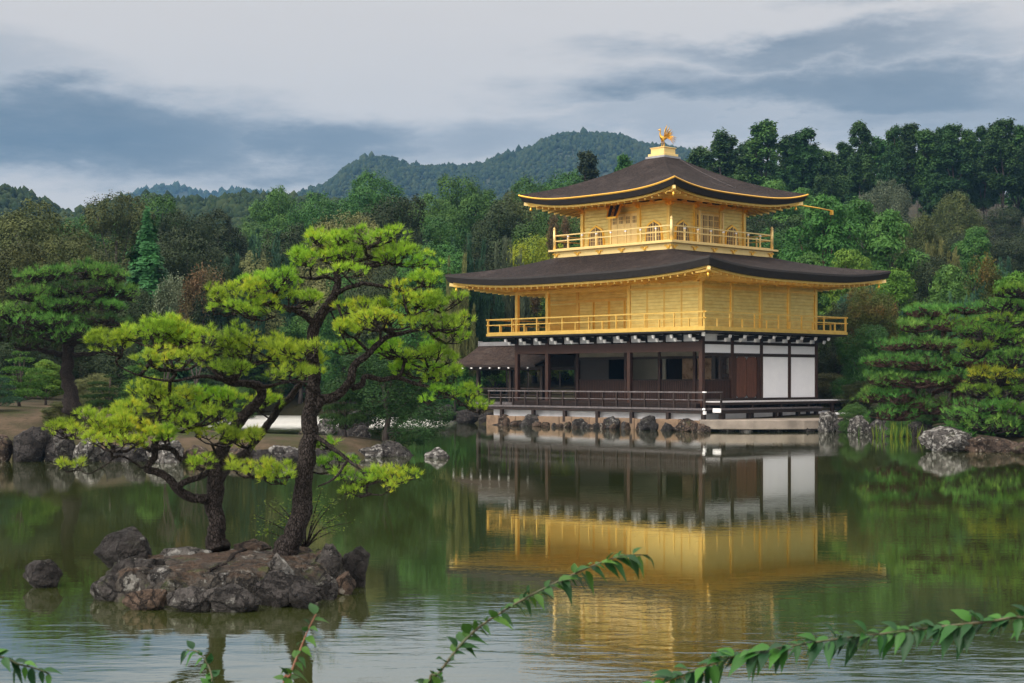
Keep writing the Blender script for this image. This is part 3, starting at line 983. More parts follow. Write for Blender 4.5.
def build_ground_storey():
    pbox('plinth', 'plaster_shade', (UW - .9, .75, -.72, VN + .7, .30, .74), 'white plastered plinth under the veranda')  # veranda shade is in the plaster colour
    mb = MB().box(UW, 0, .02, VN, .745, 1.2)
    mb.build('floor', M['wood'], pav)
    # south veranda deck: boards, edge beam
    mb = MB()
    n = 46
    for i in range(n):
        u0 = UW - 1.0 + (1.06 - UW + 1.0) * i / n
        u1 = UW - 1.0 + (1.06 - UW + 1.0) * (i + 1) / n - .012
        mb.box(u0, u1, -OV, 0, .91, .965 + (i % 3) * .002)
    mb.build('veranda_deck', M['wood_grey'], pav)
    pbox('deck_beam', 'wood', (UW - 1.0, 1.05, -OV + .03, -OV + .13, .76, .905))
    pbox('deck_edge', 'wood_grey', (UW - 1.02, 1.08, -OV - .03, -OV - .002, .90, .985))
    # second, higher deck level behind (inner veranda floor)
    pbox('inner_step', 'wood', (UW, .0, -.35, .0, .99, 1.16))
    for u in (.93, -1.06, -3.2, -5.3, -7.4, -9.5, -11.7):
        pbox('deck_post', 'wood', (u - .08, u + .08, -OV + .02, -OV + .18, .25, .76))
    # deck railing with return at the corner
    zt, zm, zl = 1.70, 1.36, 1.13
    mb = MB()
    mb.box(UW - .95, 1.12, -OV - .01, -OV + .07, zt - .06, zt)
    mb.box(UW - .95, 1.05, -OV + .005, -OV + .055, zm - .04, zm)
    rl = mb.build('deck_railing', M['wood_grey'], pav)
    k = 17
    for i in range(k):
        u = UW - .88 + (1.03 - UW + .88) * i / (k - 1)
        b = (u - .045, u + .045, -OV - .005, -OV + .065, .968, zt - .062)
        pbox('post', 'wood', b, parent=rl)
    mb = MB()
    mb.box(1.0, 1.08, -OV + .1, .15, zt - .058, zt + .002)
    mb.box(1.015, 1.065, -OV + .1, .1, zm - .038, zm + .002)
    r2 = mb.build('deck_railing', M['wood_grey'], pav)
    pbox('post', 'wood', (1.0, 1.07, .06, .13, .62, zt - .06), parent=r2)
    for b in ((.955, 1.125, -OV - .015, -OV + .075, zt - .045, zt + .004), (.965, 1.105, -OV - .036, -OV + .0, .905, .99), (.985, 1.10, -OV - .015, -OV + .085, .72, .86)):
        pbox('end_cap', 'white_tip', b, 'small white end cap on the deck corner')
    # posts
    for k in (0, 2, 4.5, 5.5):
        u = -k * BAY
        pbox('pillar', 'wood_red', (u - .1, u + .1, -.06, .14, 1.0, 4.2), bevel=.01)
    for k in (1, 2, 3, 4):
        v = k * BAY
        pbox('pillar', 'wood_red', (-.12, .07, v - .09, v + .09, 1.0, 4.2), bevel=.01)
    for k in (1, 2, 3, 4):
        pbox('pillar', 'wood', (UW - .09, UW + .1, k * BAY - .09, k * BAY + .09, 1.0, 4.2))
    for k in (1, 2, 3, 4.5):
        pbox('pillar', 'wood_red', (-k * BAY - .075, -k * BAY + .075, BAY - .06, BAY + .09, 1.2, 4.1))
    for k in (1, 2, 3, 4, 5):
        pbox('pillar', 'wood', (-k * BAY - .08, -k * BAY + .08, VN - .12, VN + .06, 1.0, 4.2))
    # sill, beams, frieze
    pbox('sill_beam', 'wood', (-.1, .085, .09, VN + .1, 1.16, 1.385))
    pbox('sill_beam', 'wood', (UW, 0, -.02, .1, 1.10, 1.23))
    pbox('eaves_beam', 'wood_red', (UW - .05, .06, -.045, .12, 3.45, 3.86))
    pbox('eaves_beam', 'wood', (-.1, .06, .125, VN + .05, 3.775, 3.905))
    pbox('eaves_beam', 'wood', (UW - .05, UW + .1, .125, VN + .05, 3.45, 3.86))
    pbox('eaves_beam', 'wood', (UW, 0, VN - .1, VN + .04, 3.45, 3.86))
    pbox('frieze_beam', 'wood', (-.1, .055, .0, VN, 3.262, 3.40))
    pbox('lintel', 'wood', (UW + BAY, 0, BAY - .05, BAY + .06, 3.18, 3.29))
    pbox('top_beam', 'wood', (UW - .06, .07, -.05, .11, 4.2, 4.26))
    pbox('top_beam', 'wood', (-.09, .065, .12, VN + .05, 4.235, 4.262))
    for k in range(4):                                # east frieze panels and strip
        v0, v1 = k * BAY + .1, (k + 1) * BAY - .1
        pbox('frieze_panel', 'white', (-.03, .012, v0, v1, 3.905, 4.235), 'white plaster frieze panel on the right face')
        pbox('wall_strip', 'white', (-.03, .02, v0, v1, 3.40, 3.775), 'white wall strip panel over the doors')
    for k in (0, 1, 2, 3, 4, 5):                      # south frieze panels, the balcony's shade painted into their plaster
        for j in (0, 1):
            u1 = -(k + j * .5) * BAY - .1
            u0 = u1 - .5 * BAY + .14
            if u0 > UW - .05:
                pbox('frieze_panel', 'plaster_shade', (u0, u1, .02, .05, 3.905, 4.2))
        if k > 0:
            pbox('strut', 'wood', (-k * BAY - .07, -k * BAY + .07, -.03, .05, 3.865, 4.2))
    for k in (2, 3):                                  # big white panels
        v0, v1 = k * BAY + .1, (k + 1) * BAY - .1
        pbox('wall_panel', 'white', (-.03, .02, v0, v1, 1.388, 3.26), 'large white wall panel in a dark frame')
        pbox('panel_frame', 'white_tip', (.0, .03, v0, v0 + .04, 1.39, 3.255))
    # plank doors, second bay of the right face
    v0 = BAY + .09
    pbox('door_surround', 'wood_red', (-.09, .035, v0 + .002, v0 + .22, 1.386, 3.26))
    pbox('door_surround', 'wood_red', (-.09, .035, 2 * BAY - .31, 2 * BAY - .092, 1.386, 3.26))
    dw = (2 * BAY - .32 - v0 - .23) / 2
    for j in (0, 1):
        a = v0 + .225 + j * (dw + .006)
        d = pbox('door', 'door_wood', (-.06, -.01, a, a + dw, 1.39, 3.255), 'red brown plank door leaf with rounded corners')
        c = .18
        poly = []
        for cx, cy, a0 in ((dw - c, .02 + c, -90), (dw - c, 1.84 - c, 0), (c, 1.84 - c, 90), (c, .02 + c, 180)):
            for q in range(6):
                th = R(a0 + q * 18)
                poly.append((cx + c * math.cos(th), cy + c * math.sin(th)))
        MB().prism(poly, (-.0095, a, 1.392), (0, .98, 0), (0, 0, 1), (.03, 0, 0)).build('door_panel', M['door_wood'], d)
        for zz in (1.40, 3.10):
            for aa in (a + .01, a + dw - .13):
                MB().prism([(0, 0), (.12, 0), (0, .14)] if zz < 2 else [(0, .14), (.12, .14), (.0, 0)], (-.009, aa, zz), (0, 1, 0), (0, 0, 1), (.006, 0, 0)).build('corner_plate', M['verdigris'], d)
    # low board walls (wainscot), first bay on the right face and along the inner line
    def wainscot(u0, u1, v0, v1):
        w = pbox('low_wall', 'wood_red', (u0, u1, v0, v1, 1.2, 2.16))
        mb = MB()
        if u1 - u0 > v1 - v0:
            mb.box(u0, u1, v0 - .03, v1 + .03, 2.162, 2.225)
            nn = int((u1 - u0) / .11)
            for i in range(nn):
                x = u0 + (u1 - u0) * (i + .5) / nn
                mb.box(x - .014, x + .014, v0 - .018, v0 - .002, 1.25, 2.16)
        else:
            mb.box(u0 - .03, u1 + .03, v0, v1, 2.162, 2.225)
            nn = int((v1 - v0) / .11)
            for i in range(nn):
                x = v0 + (v1 - v0) * (i + .5) / nn
                mb.box(u1 + .002, u1 + .018, x - .014, x + .014, 1.25, 2.16)
        mb.build('cap_rail', M['wood'], w)
    wainscot(-.06, -.01, .15, BAY - .1)
    for k0, k1 in ((0, 1), (1, 2), (2, 3), (3, 4.5)):
        wainscot(-k1 * BAY + .08, -k0 * BAY - .12, BAY - .01, BAY + .04)
    pbox('open_shutter', 'black', (-.05, -.02, .75, 1.0, 2.23, 3.25))
    pbox('window_post', 'wood', (-.05, .0, 1.25, 1.36, 2.23, 3.25))
    lat = MB()
    for i in range(5):
        lat.box(-.05, -.03, 1.42 + i * .11, 1.45 + i * .11, 2.23, 3.25)
    for i in range(6):
        lat.box(-.056, -.051, 1.40, 1.92, 2.3 + i * .17, 2.325 + i * .17)
    lat.build('window_lattice', M['wood'], pav)
    # interior: dark back wall, painted and pale panels
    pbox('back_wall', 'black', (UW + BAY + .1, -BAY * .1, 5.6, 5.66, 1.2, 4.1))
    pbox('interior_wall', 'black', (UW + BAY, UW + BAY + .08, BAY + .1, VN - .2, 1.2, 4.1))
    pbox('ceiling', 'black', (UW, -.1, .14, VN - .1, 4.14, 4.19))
    pbox('upper_wall', 'wall_shade', (UW + BAY + .1, -.12, BAY + .0, BAY + .03, 3.295, 3.75))
    pbox('inner_panel', 'paper', (-4.3 * BAY, -3.2 * BAY, 5.5, 5.55, 1.25, 3.7), 'pale inner wall seen through the open front')
    pbox('inner_panel', 'painting', (-2.7 * BAY, -1.75 * BAY, 5.5, 5.55, 1.25, 3.7), 'faded painted panel inside the ground floor')
    pbox('inner_panel', 'paper', (-1.4 * BAY, -.45 * BAY, 5.5, 5.55, 1.25, 3.7))
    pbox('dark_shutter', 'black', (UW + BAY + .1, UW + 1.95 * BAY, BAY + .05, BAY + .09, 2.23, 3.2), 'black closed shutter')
    for k in range(5):                                # north wall of the ground floor
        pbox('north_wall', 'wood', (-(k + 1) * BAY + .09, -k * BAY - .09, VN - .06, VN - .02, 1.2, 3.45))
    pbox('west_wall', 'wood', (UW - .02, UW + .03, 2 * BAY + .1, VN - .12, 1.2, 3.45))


def bracket(u, v, du, dv):
    """bracket arm under the balcony with white painted tips"""
    mb = MB()
    p = Vector((u, v, 0))
    d = Vector((du, dv, 0))
    s = Vector((-dv, du, 0))
    mb.bar(p + Vector((0, 0, 4.10)), p + d * .62 + Vector((0, 0, 4.13)), .11, .13)
    mb.bar(p + Vector((0, 0, 4.0)), p + d * .38 + Vector((0, 0, 4.01)), .10, .10)
    mb.bar(p + d * .42 + s * .42 + Vector((0, 0, 4.222)), p + d * .42 - s * .42 + Vector((0, 0, 4.222)), .10, .06)
    o = mb.build('bracket', M['black'], pav)
    for a, z in ((.655, 4.135), (.40, 3.99)):
        q = p + d * a + Vector((0, 0, z))
        t = MB()
        t.bar(q, q + d * .07 + Vector((0, 0, -.02)), .13, .13)
        t.bar(q + Vector((0, 0, -.055)) - d * .02, q + d * .035 + Vector((0, 0, -.085)), .07, .05)
        t.build('bracket_tip', M['white_tip'], o)


def rail_side(name, p0, p1, z0, heights, bars, step, mat, tall_every=2, cap=None, lift=0.0, pw=.06):
    """railing along one side: mesh of rails, each post a sub-part"""
    a, b = Vector(p0), Vector(p1)
    mb = MB()
    for z, w, h, ext in bars:
        d = (b - a).normalized()
        mb.bar(a - d * ext + Vector((0, 0, z + lift)), b + d * ext + Vector((0, 0, z + lift)), w, h)
    o = mb.build(name, M[mat], pav)
    ln = (b - a).length
    n = max(2, int(round(ln / step)))
    for i in range(1, n):
        q = a.lerp(b, i / n)
        hgt = heights[0] if i % tall_every == 0 else heights[1]
        m = MB()
        m.bar(q + Vector((0, 0, z0)), q + Vector((0, 0, hgt)), pw)
        po = m.build('post', M[mat], o)
        if cap and hgt == heights[0]:
            MB().bar(q + Vector((0, 0, hgt)), q + Vector((0, 0, hgt + .07)), pw * 1.35).build('post_cap', M[cap], po)
    return o


def roof(nm, rect, inner, zmid, lift, zin, th, wall, zwall, conc, gold_lip):
    """curved hipped roof: shingle skin, dark edge, gilded soffit with rafters"""
    u0, u1, v0, v1 = rect
    a0, a1, b0, b1 = inner
    oc = [(u0, v0), (u1, v0), (u1, v1), (u0, v1)]
    ic = [(a0, b0), (a1, b0), (a1, b1), (a0, b1)]
    N, Mr = 40, 16

    def ze(t):
        return zmid + lift * abs(t) ** 3.2

    top, edge, under, lip = MB(), MB(), MB(), MB()
    for s in range(4):
        A, B = Vector(oc[s]), Vector(oc[(s + 1) % 4])
        C, D = Vector(ic[s]), Vector(ic[(s + 1) % 4])
        vs = []
        for j in range(Mr + 1):
            r = j / Mr
            g = (1 - conc) * r + conc * r * r
            for i in range(N + 1):
                t = 2 * i / N - 1
                p = A.lerp(B, i / N).lerp(C.lerp(D, i / N), r)
                z = zmid + lift * abs(t) ** 3.2 * (1 - r) ** 1.6 + (zin - zmid) * g
                vs.append((p.x, p.y, z))
        fs = [(j * (N + 1) + i, j * (N + 1) + i + 1, (j + 1) * (N + 1) + i + 1, (j + 1) * (N + 1) + i) for j in range(Mr) for i in range(N)]
        top.add(vs, fs, True)
        out = ((A + B) / 2 - Vector(((u0 + u1) / 2, (v0 + v1) / 2))).normalized()

        def rim(inset, dz):
            res = []
            AA = A.copy()
            BB = B.copy()
            cen = Vector(((u0 + u1) / 2, (v0 + v1) / 2))
            for P in (AA, BB):
                P.x += -inset if P.x > cen.x else inset
                P.y += -inset if P.y > cen.y else inset
            for i in range(N + 1):
                t = 2 * i / N - 1
                p = AA.lerp(BB, i / N)
                res.append((p.x, p.y, ze(t) + dz))
            return res

        def strip(mb, r1, r2):
            vs = r1 + r2
            k = N + 1
            mb.add(vs, [(i, k + i, k + i + 1, i + 1) for i in range(N)], True)
        strip(edge, rim(0, 0), rim(-.015, -th * .25))
        strip(edge, rim(-.015, -th * .25), rim(.10, -th))
        strip(edge, rim(.10, -th), rim(.42, -th - .02))
        if gold_lip:
            r1, r2, r3 = rim(-.02, .012), rim(-.05, -.025), rim(-.02, -.075)
            strip(lip, r1, r2)
            strip(lip, r2, r3)
        # gilded fascia and soffit
        strip(under, rim(.28, -th - .012), rim(.28, -th - .11))
        strip(under, rim(.28, -th - .11), rim(.40, -th - .11))
        w0, w1, y0, y1 = wall
        wc = [Vector((w0, y0)), Vector((w1, y0)), Vector((w1, y1)), Vector((w0, y1))]
        WA, WB = wc[s], wc[(s + 1) % 4]
        ring = rim(.38, -th - .10)
        wl = [(WA.lerp(WB, i / N).x, WA.lerp(WB, i / N).y, zwall) for i in range(N + 1)]
        strip(under, ring, wl)
        # rafters: parallel to the slope, one every 0.4 m
        ln = (B - A).length
        k = int(ln / .40)
        for i in range(1, k):
            f = i / k
            t = 2 * f - 1
            p = A.lerp(B, f) - out * .36
            q = Vector((min(max(p.x, w0), w1), min(max(p.y, y0), y1)))
            zq = zwall
            d = (q - p).length
            if d < .4:
                continue
            # near the corners the rafter dies into the hip
            L2 = min(1.0, (abs((A if t < 0 else B).x - p.x) if abs(out.y) > .5 else abs((A if t < 0 else B).y - p.y)) / max(d, .01))
            q2 = p - out * d * max(L2, .25) if L2 < 1 else q
            ze1 = ze(t) - th - .15
            zz = ze1 + (zq - .04 - ze1) * (p - q2).length / max(d, .01)
            under.bar((p.x, p.y, ze1), (q2.x, q2.y, zz), .075, .09)
        # hip rafter with hanging ornament
    top.build(nm, M['bark_roof'], pav)
    e = edge.build('roof_edge', M['roof_edge'], pav)
    if gold_lip:
        lip.build('roof_lip', M['gold_orn'], pav)
    under.build('soffit', M['gold_plain'], pav)
    w0, w1, y0, y1 = wall
    for (cu, cv), (wu, wv) in zip(oc, ((w0, y0), (w1, y0), (w1, y1), (w0, y1))):
        d = Vector((wu - cu, wv - cv)).normalized()
        mb = MB()
        zc = ze(1) - th - .16
        mb.bar((wu, wv, zwall - .05), (cu + d.x * .42, cv + d.y * .42, zc), .17, .19)
        h = mb.build('hip_rafter', M['gold_plain'], pav)
        m2 = MB().bar((cu + d.x * .42, cv + d.y * .42, zc + .0), (cu + d.x * .22, cv + d.y * .22, zc + .02), .13, .15)
        m2.build('rafter_tip', M['gold_pale'], h)
        MB().lathe([(.02, .12), (.03, .02), (.06, -.06), (.07, -.14), (.02, -.15)], (cu + d.x * .55, cv + d.y * .55, zc - .17), 8).build('wind_bell', M['gold_orn'], h)


def build_second_storey():
    o = pbox('balcony_underside', 'black', (UW - OV + .03, OV - .03, -OV + .03, VN + OV - .03, 4.264, 4.335))
    mb = MB()
    b0, b1, c0, c1 = UW - OV, OV, -OV, VN + OV
    mb.box(b0, b1, c0, c0 + .14, 4.337, 4.455).box(b0, b1, c1 - .14, c1, 4.337, 4.455)
    mb.box(b0, b0 + .14, c0 + .14, c1 - .14, 4.337, 4.453).box(b1 - .14, b1, c0 + .14, c1 - .14, 4.337, 4.453)
    mb.box(b0 + .14, b1 - .14, c0 + .14, c1 - .14, 4.337, 4.44)
    mb.build('balcony_floor', M['gold_plain'], pav)
    for k in range(6):
        for j in (0, .5):
            if k + j <= 5.5:
                bracket(-(k + j) * BAY - (.0 if k + j else .0), -.07, 0, -1)
    for k in range(1, 5):
        bracket(.07, k * BAY - .02, 1, 0)
        bracket(.07, (k - .5) * BAY, 1, 0)
    mb = MB()
    mb.bar((0, 0, 4.15), (.55, -.55, 4.18), .12, .12)
    o = mb.build('bracket', M['black'], pav)
    MB().bar((.55, -.55, 4.19), (.66, -.66, 4.17), .13, .14).build('bracket_tip', M['white_tip'], o)
    MB().bar((.70, -.70, 4.27), (.82, -.82, 4.26), .12, .13).build('bracket_tip', M['white_tip'], o)
    # railings
    zt = 5.14
    bars = [(zt, .065, .06, .12), (4.87, .05, .045, .12), (4.485, .07, .06, .03)]
    i = .07
    for n, (p0, p1, lf) in enumerate((((b0 + i, c0 + i, 0), (b1 - i, c0 + i, 0), 0), ((b1 - i, c0 + i, 0), (b1 - i, c1 - i, 0), .004), ((b1 - i, c1 - i, 0), (b0 + i, c1 - i, 0), 0), ((b0 + i, c1 - i, 0), (b0 + i, c0 + i, 0), .004))):
        r = rail_side('balcony_railing', p0, p1, 4.455, (zt - .03, 4.85), bars, .86, 'gold_plain', lift=lf)
        MB().bar(Vector(p0) + Vector((0, 0, 4.456)), Vector(p0) + Vector((0, 0, zt + .02)), .075).build('post', M['gold_plain'], r)
    # walls
    zt2 = 6.58
    pbox('wall', 'gold', (-.1, -.02, .1, VN - .1, 4.44, zt2), 'shaded gold wall of the right face')
    pbox('wall', 'gold', (-2 * BAY + .1, -.1, .0, .08, 4.44, zt2), 'gold wall of the lit front face')
    pbox('wall', 'gold', (-2 * BAY - .04, -2 * BAY + .06, .1, BAY, 4.44, zt2))
    pbox('wall', 'gold', (UW + .1, -2 * BAY - .05, BAY, BAY + .08, 4.44, zt2))
    pbox('wall', 'gold', (UW + .0, UW + .08, BAY + .1, VN - .1, 4.44, zt2))
    pbox('wall', 'gold', (UW + .1, -.1, VN - .09, VN - .01, 4.44, zt2))
    pbox('recess_ceiling', 'gold_plain', (UW, -2 * BAY, .06, BAY + .3, 6.52, 6.57))
    pbox('recess_beam', 'gold_plain', (UW - .02, -2 * BAY - .1, -.04, .1, 6.36, 6.515))
    pbox('recess_beam', 'gold_plain', (UW + .1, -2 * BAY - .1, BAY - .06, BAY - .003, 5.98, 6.10))
    for k in (0, 2, 4.5, 5.5):
        pbox('gold_post', 'gold_plain', (-k * BAY - .085, -k * BAY + .085, -.06, .12, 4.445, 6.56), bevel=.01)
    for k in (1, 2, 3, 4):
        pbox('gold_post', 'gold_plain', (-.13, .05, k * BAY - .085, k * BAY + .085, 4.445, 6.56), bevel=.01)
    for k in (4.5, 5.5):
        pbox('gold_post', 'gold_plain', (-k * BAY - .08, -k * BAY + .08, BAY - .05, BAY + .12, 4.445, 6.5))
    for k in (2, 3, 4):
        pbox('gold_post', 'gold_plain', (UW - .05, UW + .13, k * BAY - .085, k * BAY + .085, 4.445, 6.56))
    # head beams
    pbox('head_beam', 'gold_plain', (-.09, .03, .13, VN - .1, 6.24, 6.36))
    pbox('head_beam', 'gold_plain', (-2 * BAY + .09, -.09, -.035, -.002, 6.26, 6.36))
    # sliding shutters of the front: panels with thin seams
    for j in range(4):
        u1 = -.12 - j * (2 * BAY - .2) / 4
        u0 = -.12 - (j + 1) * (2 * BAY - .2) / 4 + .03
        s = pbox('shutter', 'gold', (u0, u1, -.014, -.002, 4.55, 6.22))
        MB().box(u0, u0 + .03, -.024, -.0145, 4.55, 6.22).box(u1 - .03, u1, -.024, -.0145, 4.55, 6.22).build('shutter_frame', M['gold_plain'], s)
    # latticed shutter and doors in the recess
    lat = MB()
    for i in range(26):
        z = 4.62 + i * .05
        lat.box(UW + .12, -4.5 * BAY - .1, BAY - .03, BAY - .005, z, z + .026)
    lat.build('lattice_shutter', M['gold_orn'], pav)
    n = 5
    for i in range(n):
        u0 = -4.5 * BAY + .1 + i * (2.5 * BAY - .24) / n
        u1 = u0 + (2.5 * BAY - .24) / n - .025
        d = pbox('sliding_door', 'gold', (u0, u1, BAY - .03, BAY - .004, 4.46, 5.975))
        MB().box(u0, u0 + .05, BAY - .046, BAY - .0305, 4.46, 5.975).box(u1 - .05, u1, BAY - .046, BAY - .0305, 4.46, 5.975).build('door_frame', M['gold_orn'], d)
    # purlin with bearing blocks
    mb = MB()
    mb.box(UW - .1, .1, -.1, .14, 6.575, 6.66).box(-.14, .1, .145, VN + .1, 6.576, 6.661).box(UW - .1, UW + .14, .145, VN - .15, 6.576, 6.661).box(UW - .1, -.145, VN - .14, VN + .1, 6.575, 6.66)
    mb.build('purlin', M['gold_plain'], pav)
    for k in range(0, 12):
        u = -k * BAY / 2
        MB().box(u - .08, u + .08, -.36, -.1, 6.50, 6.60).build('bearing_block', M['gold_plain'], pav)
    for k in range(1, 9):
        v = k * BAY / 2
        MB().box(.1, .36, v - .08, v + .08, 6.50, 6.60).build('bearing_block', M['gold_plain'], pav)


def arch_poly(w, h, n=10):
    """bell-shaped (katomado) window outline, foot at z=0"""
    pts = [(-w * .56, 0), (-w * .5, h * .5)]
    for i in range(1, n):
        th = math.pi - math.pi * i / n
        x, y = math.cos(th) * w * .5, h * .55 + math.sin(th) * h * .38
        if i == n // 2:
            y = h
        pts.append((x, y))
    pts += [(w * .5, h * .5), (w * .56, 0)]
    return pts


def build_top_storey():
    hb, hw = 3.765, 2.74
    a0, a1, b0, b1 = CU - hb, CU + hb, CV - hb, CV + hb
    zf = 8.44
    mb = MB().box(a0 + .03, a1 - .03, b0 + .03, b1 - .03, 7.85, zf - .06)
    sk = mb.build('balcony_skirt', M['gold_pale'], pav)
    mb = MB().box(a0 - .16, a1 + .16, b0 - .16, b1 + .16, zf - .058, zf + .03)
    mb.build('balcony_floor', M['gold_pale'], pav)
    # cloud-shaped brackets on the skirt
    for s in range(4):
        for i in range(6):
            f = -hb + .22 + i * (2 * hb - .44) / 5
            orn = MB()
            (ax, ay), _ = [((f, -hb + .025), (1, 0)), ((hb - .025, f), (0, 1)), ((f, hb - .025), (1, 0)), ((-hb + .025, f), (0, 1))][s]
            nx, ny = [(0, -1), (1, 0), (0, 1), (-1, 0)][s]
            cl = [(-.22, .09), (-.2, .03), (-.1, .05), (-.08, -.05), (.0, -.09), (.08, -.05), (.1, .05), (.2, .03), (.22, .09), (.1, .11), (.04, .04), (-.04, .04), (-.1, .11)]
            orn.prism(cl, (CU + ax, CV + ay, 8.2), ((1, 0, 0) if s in (0, 2) else (0, 1, 0)), (0, 0, 1), (nx * .045, ny * .045, 0))
            orn.build('cloud_bracket', M['gold_orn'], sk)
    # railings
    zt = 9.165
    bars = [(zt, .06, .055, .0), (8.90, .05, .05, .0), (8.50, .06, .05, .0)]
    q = [(a0 + .06, b0 + .06, 0), (a1 - .06, b0 + .06, 0), (a1 - .06, b1 - .06, 0), (a0 + .06, b1 - .06, 0)]
    for s in range(4):
        r = rail_side('top_railing', q[s], q[(s + 1) % 4], zf + .03, (9.05, 9.05), bars, .93, 'gold_pale', 1, 'white_tip', .004 * (s % 2))
        c = Vector(q[s])
        MB().lathe([(.075, 0), (.075, .95), (.045, .97), (.08, 1.0), (.06, 1.06), (.01, 1.13)], (c.x, c.y, zf + .031), 10).build('corner_post', M['gold_pale'], r)
    # walls
    ztop = 10.48
    for s, bx in enumerate(((CU - hw + .1, CU + hw - .1, CV - hw, CV - hw + .08), (CU + hw - .08, CU + hw, CV - hw + .1, CV + hw - .1), (CU - hw + .1, CU + hw - .1, CV + hw - .08, CV + hw), (CU - hw, CU - hw + .08, CV - hw + .1, CV + hw - .1))):
        w = pbox('wall', 'gold', (*bx, zf, ztop))
        n = [Vector((0, -1, 0)), Vector((1, 0, 0)), Vector((0, 1, 0)), Vector((-1, 0, 0))][s]
        al = [Vector((1, 0, 0)), Vector((0, 1, 0)), Vector((1, 0, 0)), Vector((0, 1, 0))][s]
        o = Vector((CU, CV, 0)) + n * hw
        for k in (-1, 1):
            c = o + al * (k * 1.83) + Vector((0, 0, 8.62))
            fr = arch_poly(.98, 1.0)
            MB().prism(fr, c + n * .003, al, (0, 0, 1), n * .05).build('window_frame', M['gold_orn'], w)
            pane = MB().prism([(x * .84, y * .9 + .0) for x, y in fr], c + n * .054, al, (0, 0, 1), n * .008).build('window', M['window'], w)
            g = MB()
            for i in range(-2, 3):
                x = i * .16
                hgt = .86 - abs(i) * .10
                g.bar(c + al * x + n * .07, c + al * x + n * .07 + Vector((0, 0, hgt)), .05 if i == 0 else .022)
            for i in range(1, 4):
                hwid = .40 if i < 3 else .30
                g.bar(c - al * hwid + n * .072 + Vector((0, 0, i * .22)), c + al * hwid + n * .072 + Vector((0, 0, i * .22)), .022)
            g.build('window_lattice', M['gold_pale'], w)
        # panelled doors in the middle bay
        for k in range(4):
            c = o + al * ((k - 1.5) * .42) + Vector((0, 0, 8.5))
            d = MB().prism([(-.2, 0), (.2, 0), (.2, 1.5), (-.2, 1.5)], c + n * .004, al, (0, 0, 1), n * .035).build('door', M['gold_pale'], pav)
            g = MB()
            if s == 1:
                MB().prism([(-.15, .15), (.15, .15), (.15, 1.42), (-.15, 1.42)], c + n * .04, al, (0, 0, 1), n * .006).build('door_pane', M['window'], d)
                for x in (-.08, 0, .08):
                    g.bar(c + al * x + n * .055 + Vector((0, 0, .15)), c + al * x + n * .055 + Vector((0, 0, 1.42)), .02)
                for z in (.5, .9, 1.2):
                    g.bar(c - al * .15 + n * .056 + Vector((0, 0, z)), c + al * .15 + n * .056 + Vector((0, 0, z)), .03)
            else:
                MB().prism([(-.13, 1.06), (.13, 1.06), (.13, 1.38), (-.13, 1.38)], c + n * .04, al, (0, 0, 1), n * .006).build('door_pane', M['window'], d)
                for x in (-.09, 0, .09):
                    g.bar(c + al * x + n * .055 + Vector((0, 0, 1.06)), c + al * x + n * .055 + Vector((0, 0, 1.38)), .025)
                g.bar(c - al * .13 + n * .056 + Vector((0, 0, 1.22)), c + al * .13 + n * .056 + Vector((0, 0, 1.22)), .03)
                for z in (.08, .5, .95):
                    g.bar(c - al * .19 + n * .045 + Vector((0, 0, z)), c + al * .19 + n * .045 + Vector((0, 0, z)), .04, .05)
            g.build('door_grille', M['gold_pale'], d)
        if s == 1:
            for k in (-1, 1):
                c = o + al * (k * .84) + Vector((0, 0, 8.48)) + n * .25
                MB().bar(c, c + Vector((0, 0, 1.62)), .09).build('door_jamb', M['gold_pale'], pav)
        MB().bar(o - al * .9 + n * .03 + Vector((0, 0, 10.06)), o + al * .9 + n * .03 + Vector((0, 0, 10.06)), .06, .1).build('head_beam', M['gold_plain'], pav)
        MB().bar(o - al * 2.6 + n * .02 + Vector((0, 0, 10.40)), o + al * 2.6 + n * .02 + Vector((0, 0, 10.40)), .05, .14).build('head_beam', M['gold_plain'], pav)
        for k in (-2.74, -.92, .92):
            c = o + al * k
            if s in (2, 3):
                c = o - al * k
            MB().bar(c + Vector((0, 0, zf + .03)), c + Vector((0, 0, 10.42)), .17).build('gold_post', M['gold_plain'], pav)
        for k in (-2.74, -1.83, -.92, 0, .92, 1.83, 2.74):
            c = o + al * k
            b = MB()
            big = abs(k) in (2.74, .92)
            b.bar(c + n * .02 + Vector((0, 0, 10.43)), c + n * (.42 if big else .25) + Vector((0, 0, 10.46)), .13, .13)
            if big:
                b.bar(c + n * .30 - al * .3 + Vector((0, 0, 10.55)), c + n * .30 + al * .3 + Vector((0, 0, 10.55)), .11, .10)
                b.bar(c + n * .06 + Vector((0, 0, 10.28)), c + n * .22 + Vector((0, 0, 10.34)), .16, .14)
            b.build('gold_bracket', M['gold_orn'], pav)
    # name board hanging, tilted, under the front eave
    c = Vector((CU - .30, CV - hw - .42, 10.12))
    tl = Matrix.Rotation(R(-24), 3, 'X')
    ex, ey, en = Vector((1, 0, 0)), tl @ Vector((0, 0, 1)), tl @ Vector((0, -1, 0))
    bd = MB().prism([(-.30, -.34), (.30, -.34), (.36, .36), (-.36, .36)], c, ex, ey, en * .05).build('name_board', M['black'], pav, 'black name board with gold writing under the top eave')
    fr = MB()
    for p, q2 in (((-.30, -.34), (.30, -.34)), ((.30, -.34), (.36, .36)), ((.36, .36), (-.36, .36)), ((-.36, .36), (-.30, -.34))):
        fr.bar(c + ex * p[0] + ey * p[1] + en * .03, c + ex * q2[0] + ey * q2[1] + en * .03, .07, .09)
    fr.build('board_frame', M['gold_orn'], bd)
    cu = bpy.data.curves.new('writing', 'FONT')
    cu.body = '究\n竟\n頂'
    cu.size = .22
    cu.space_line = .95
    cu.align_x = 'CENTER'
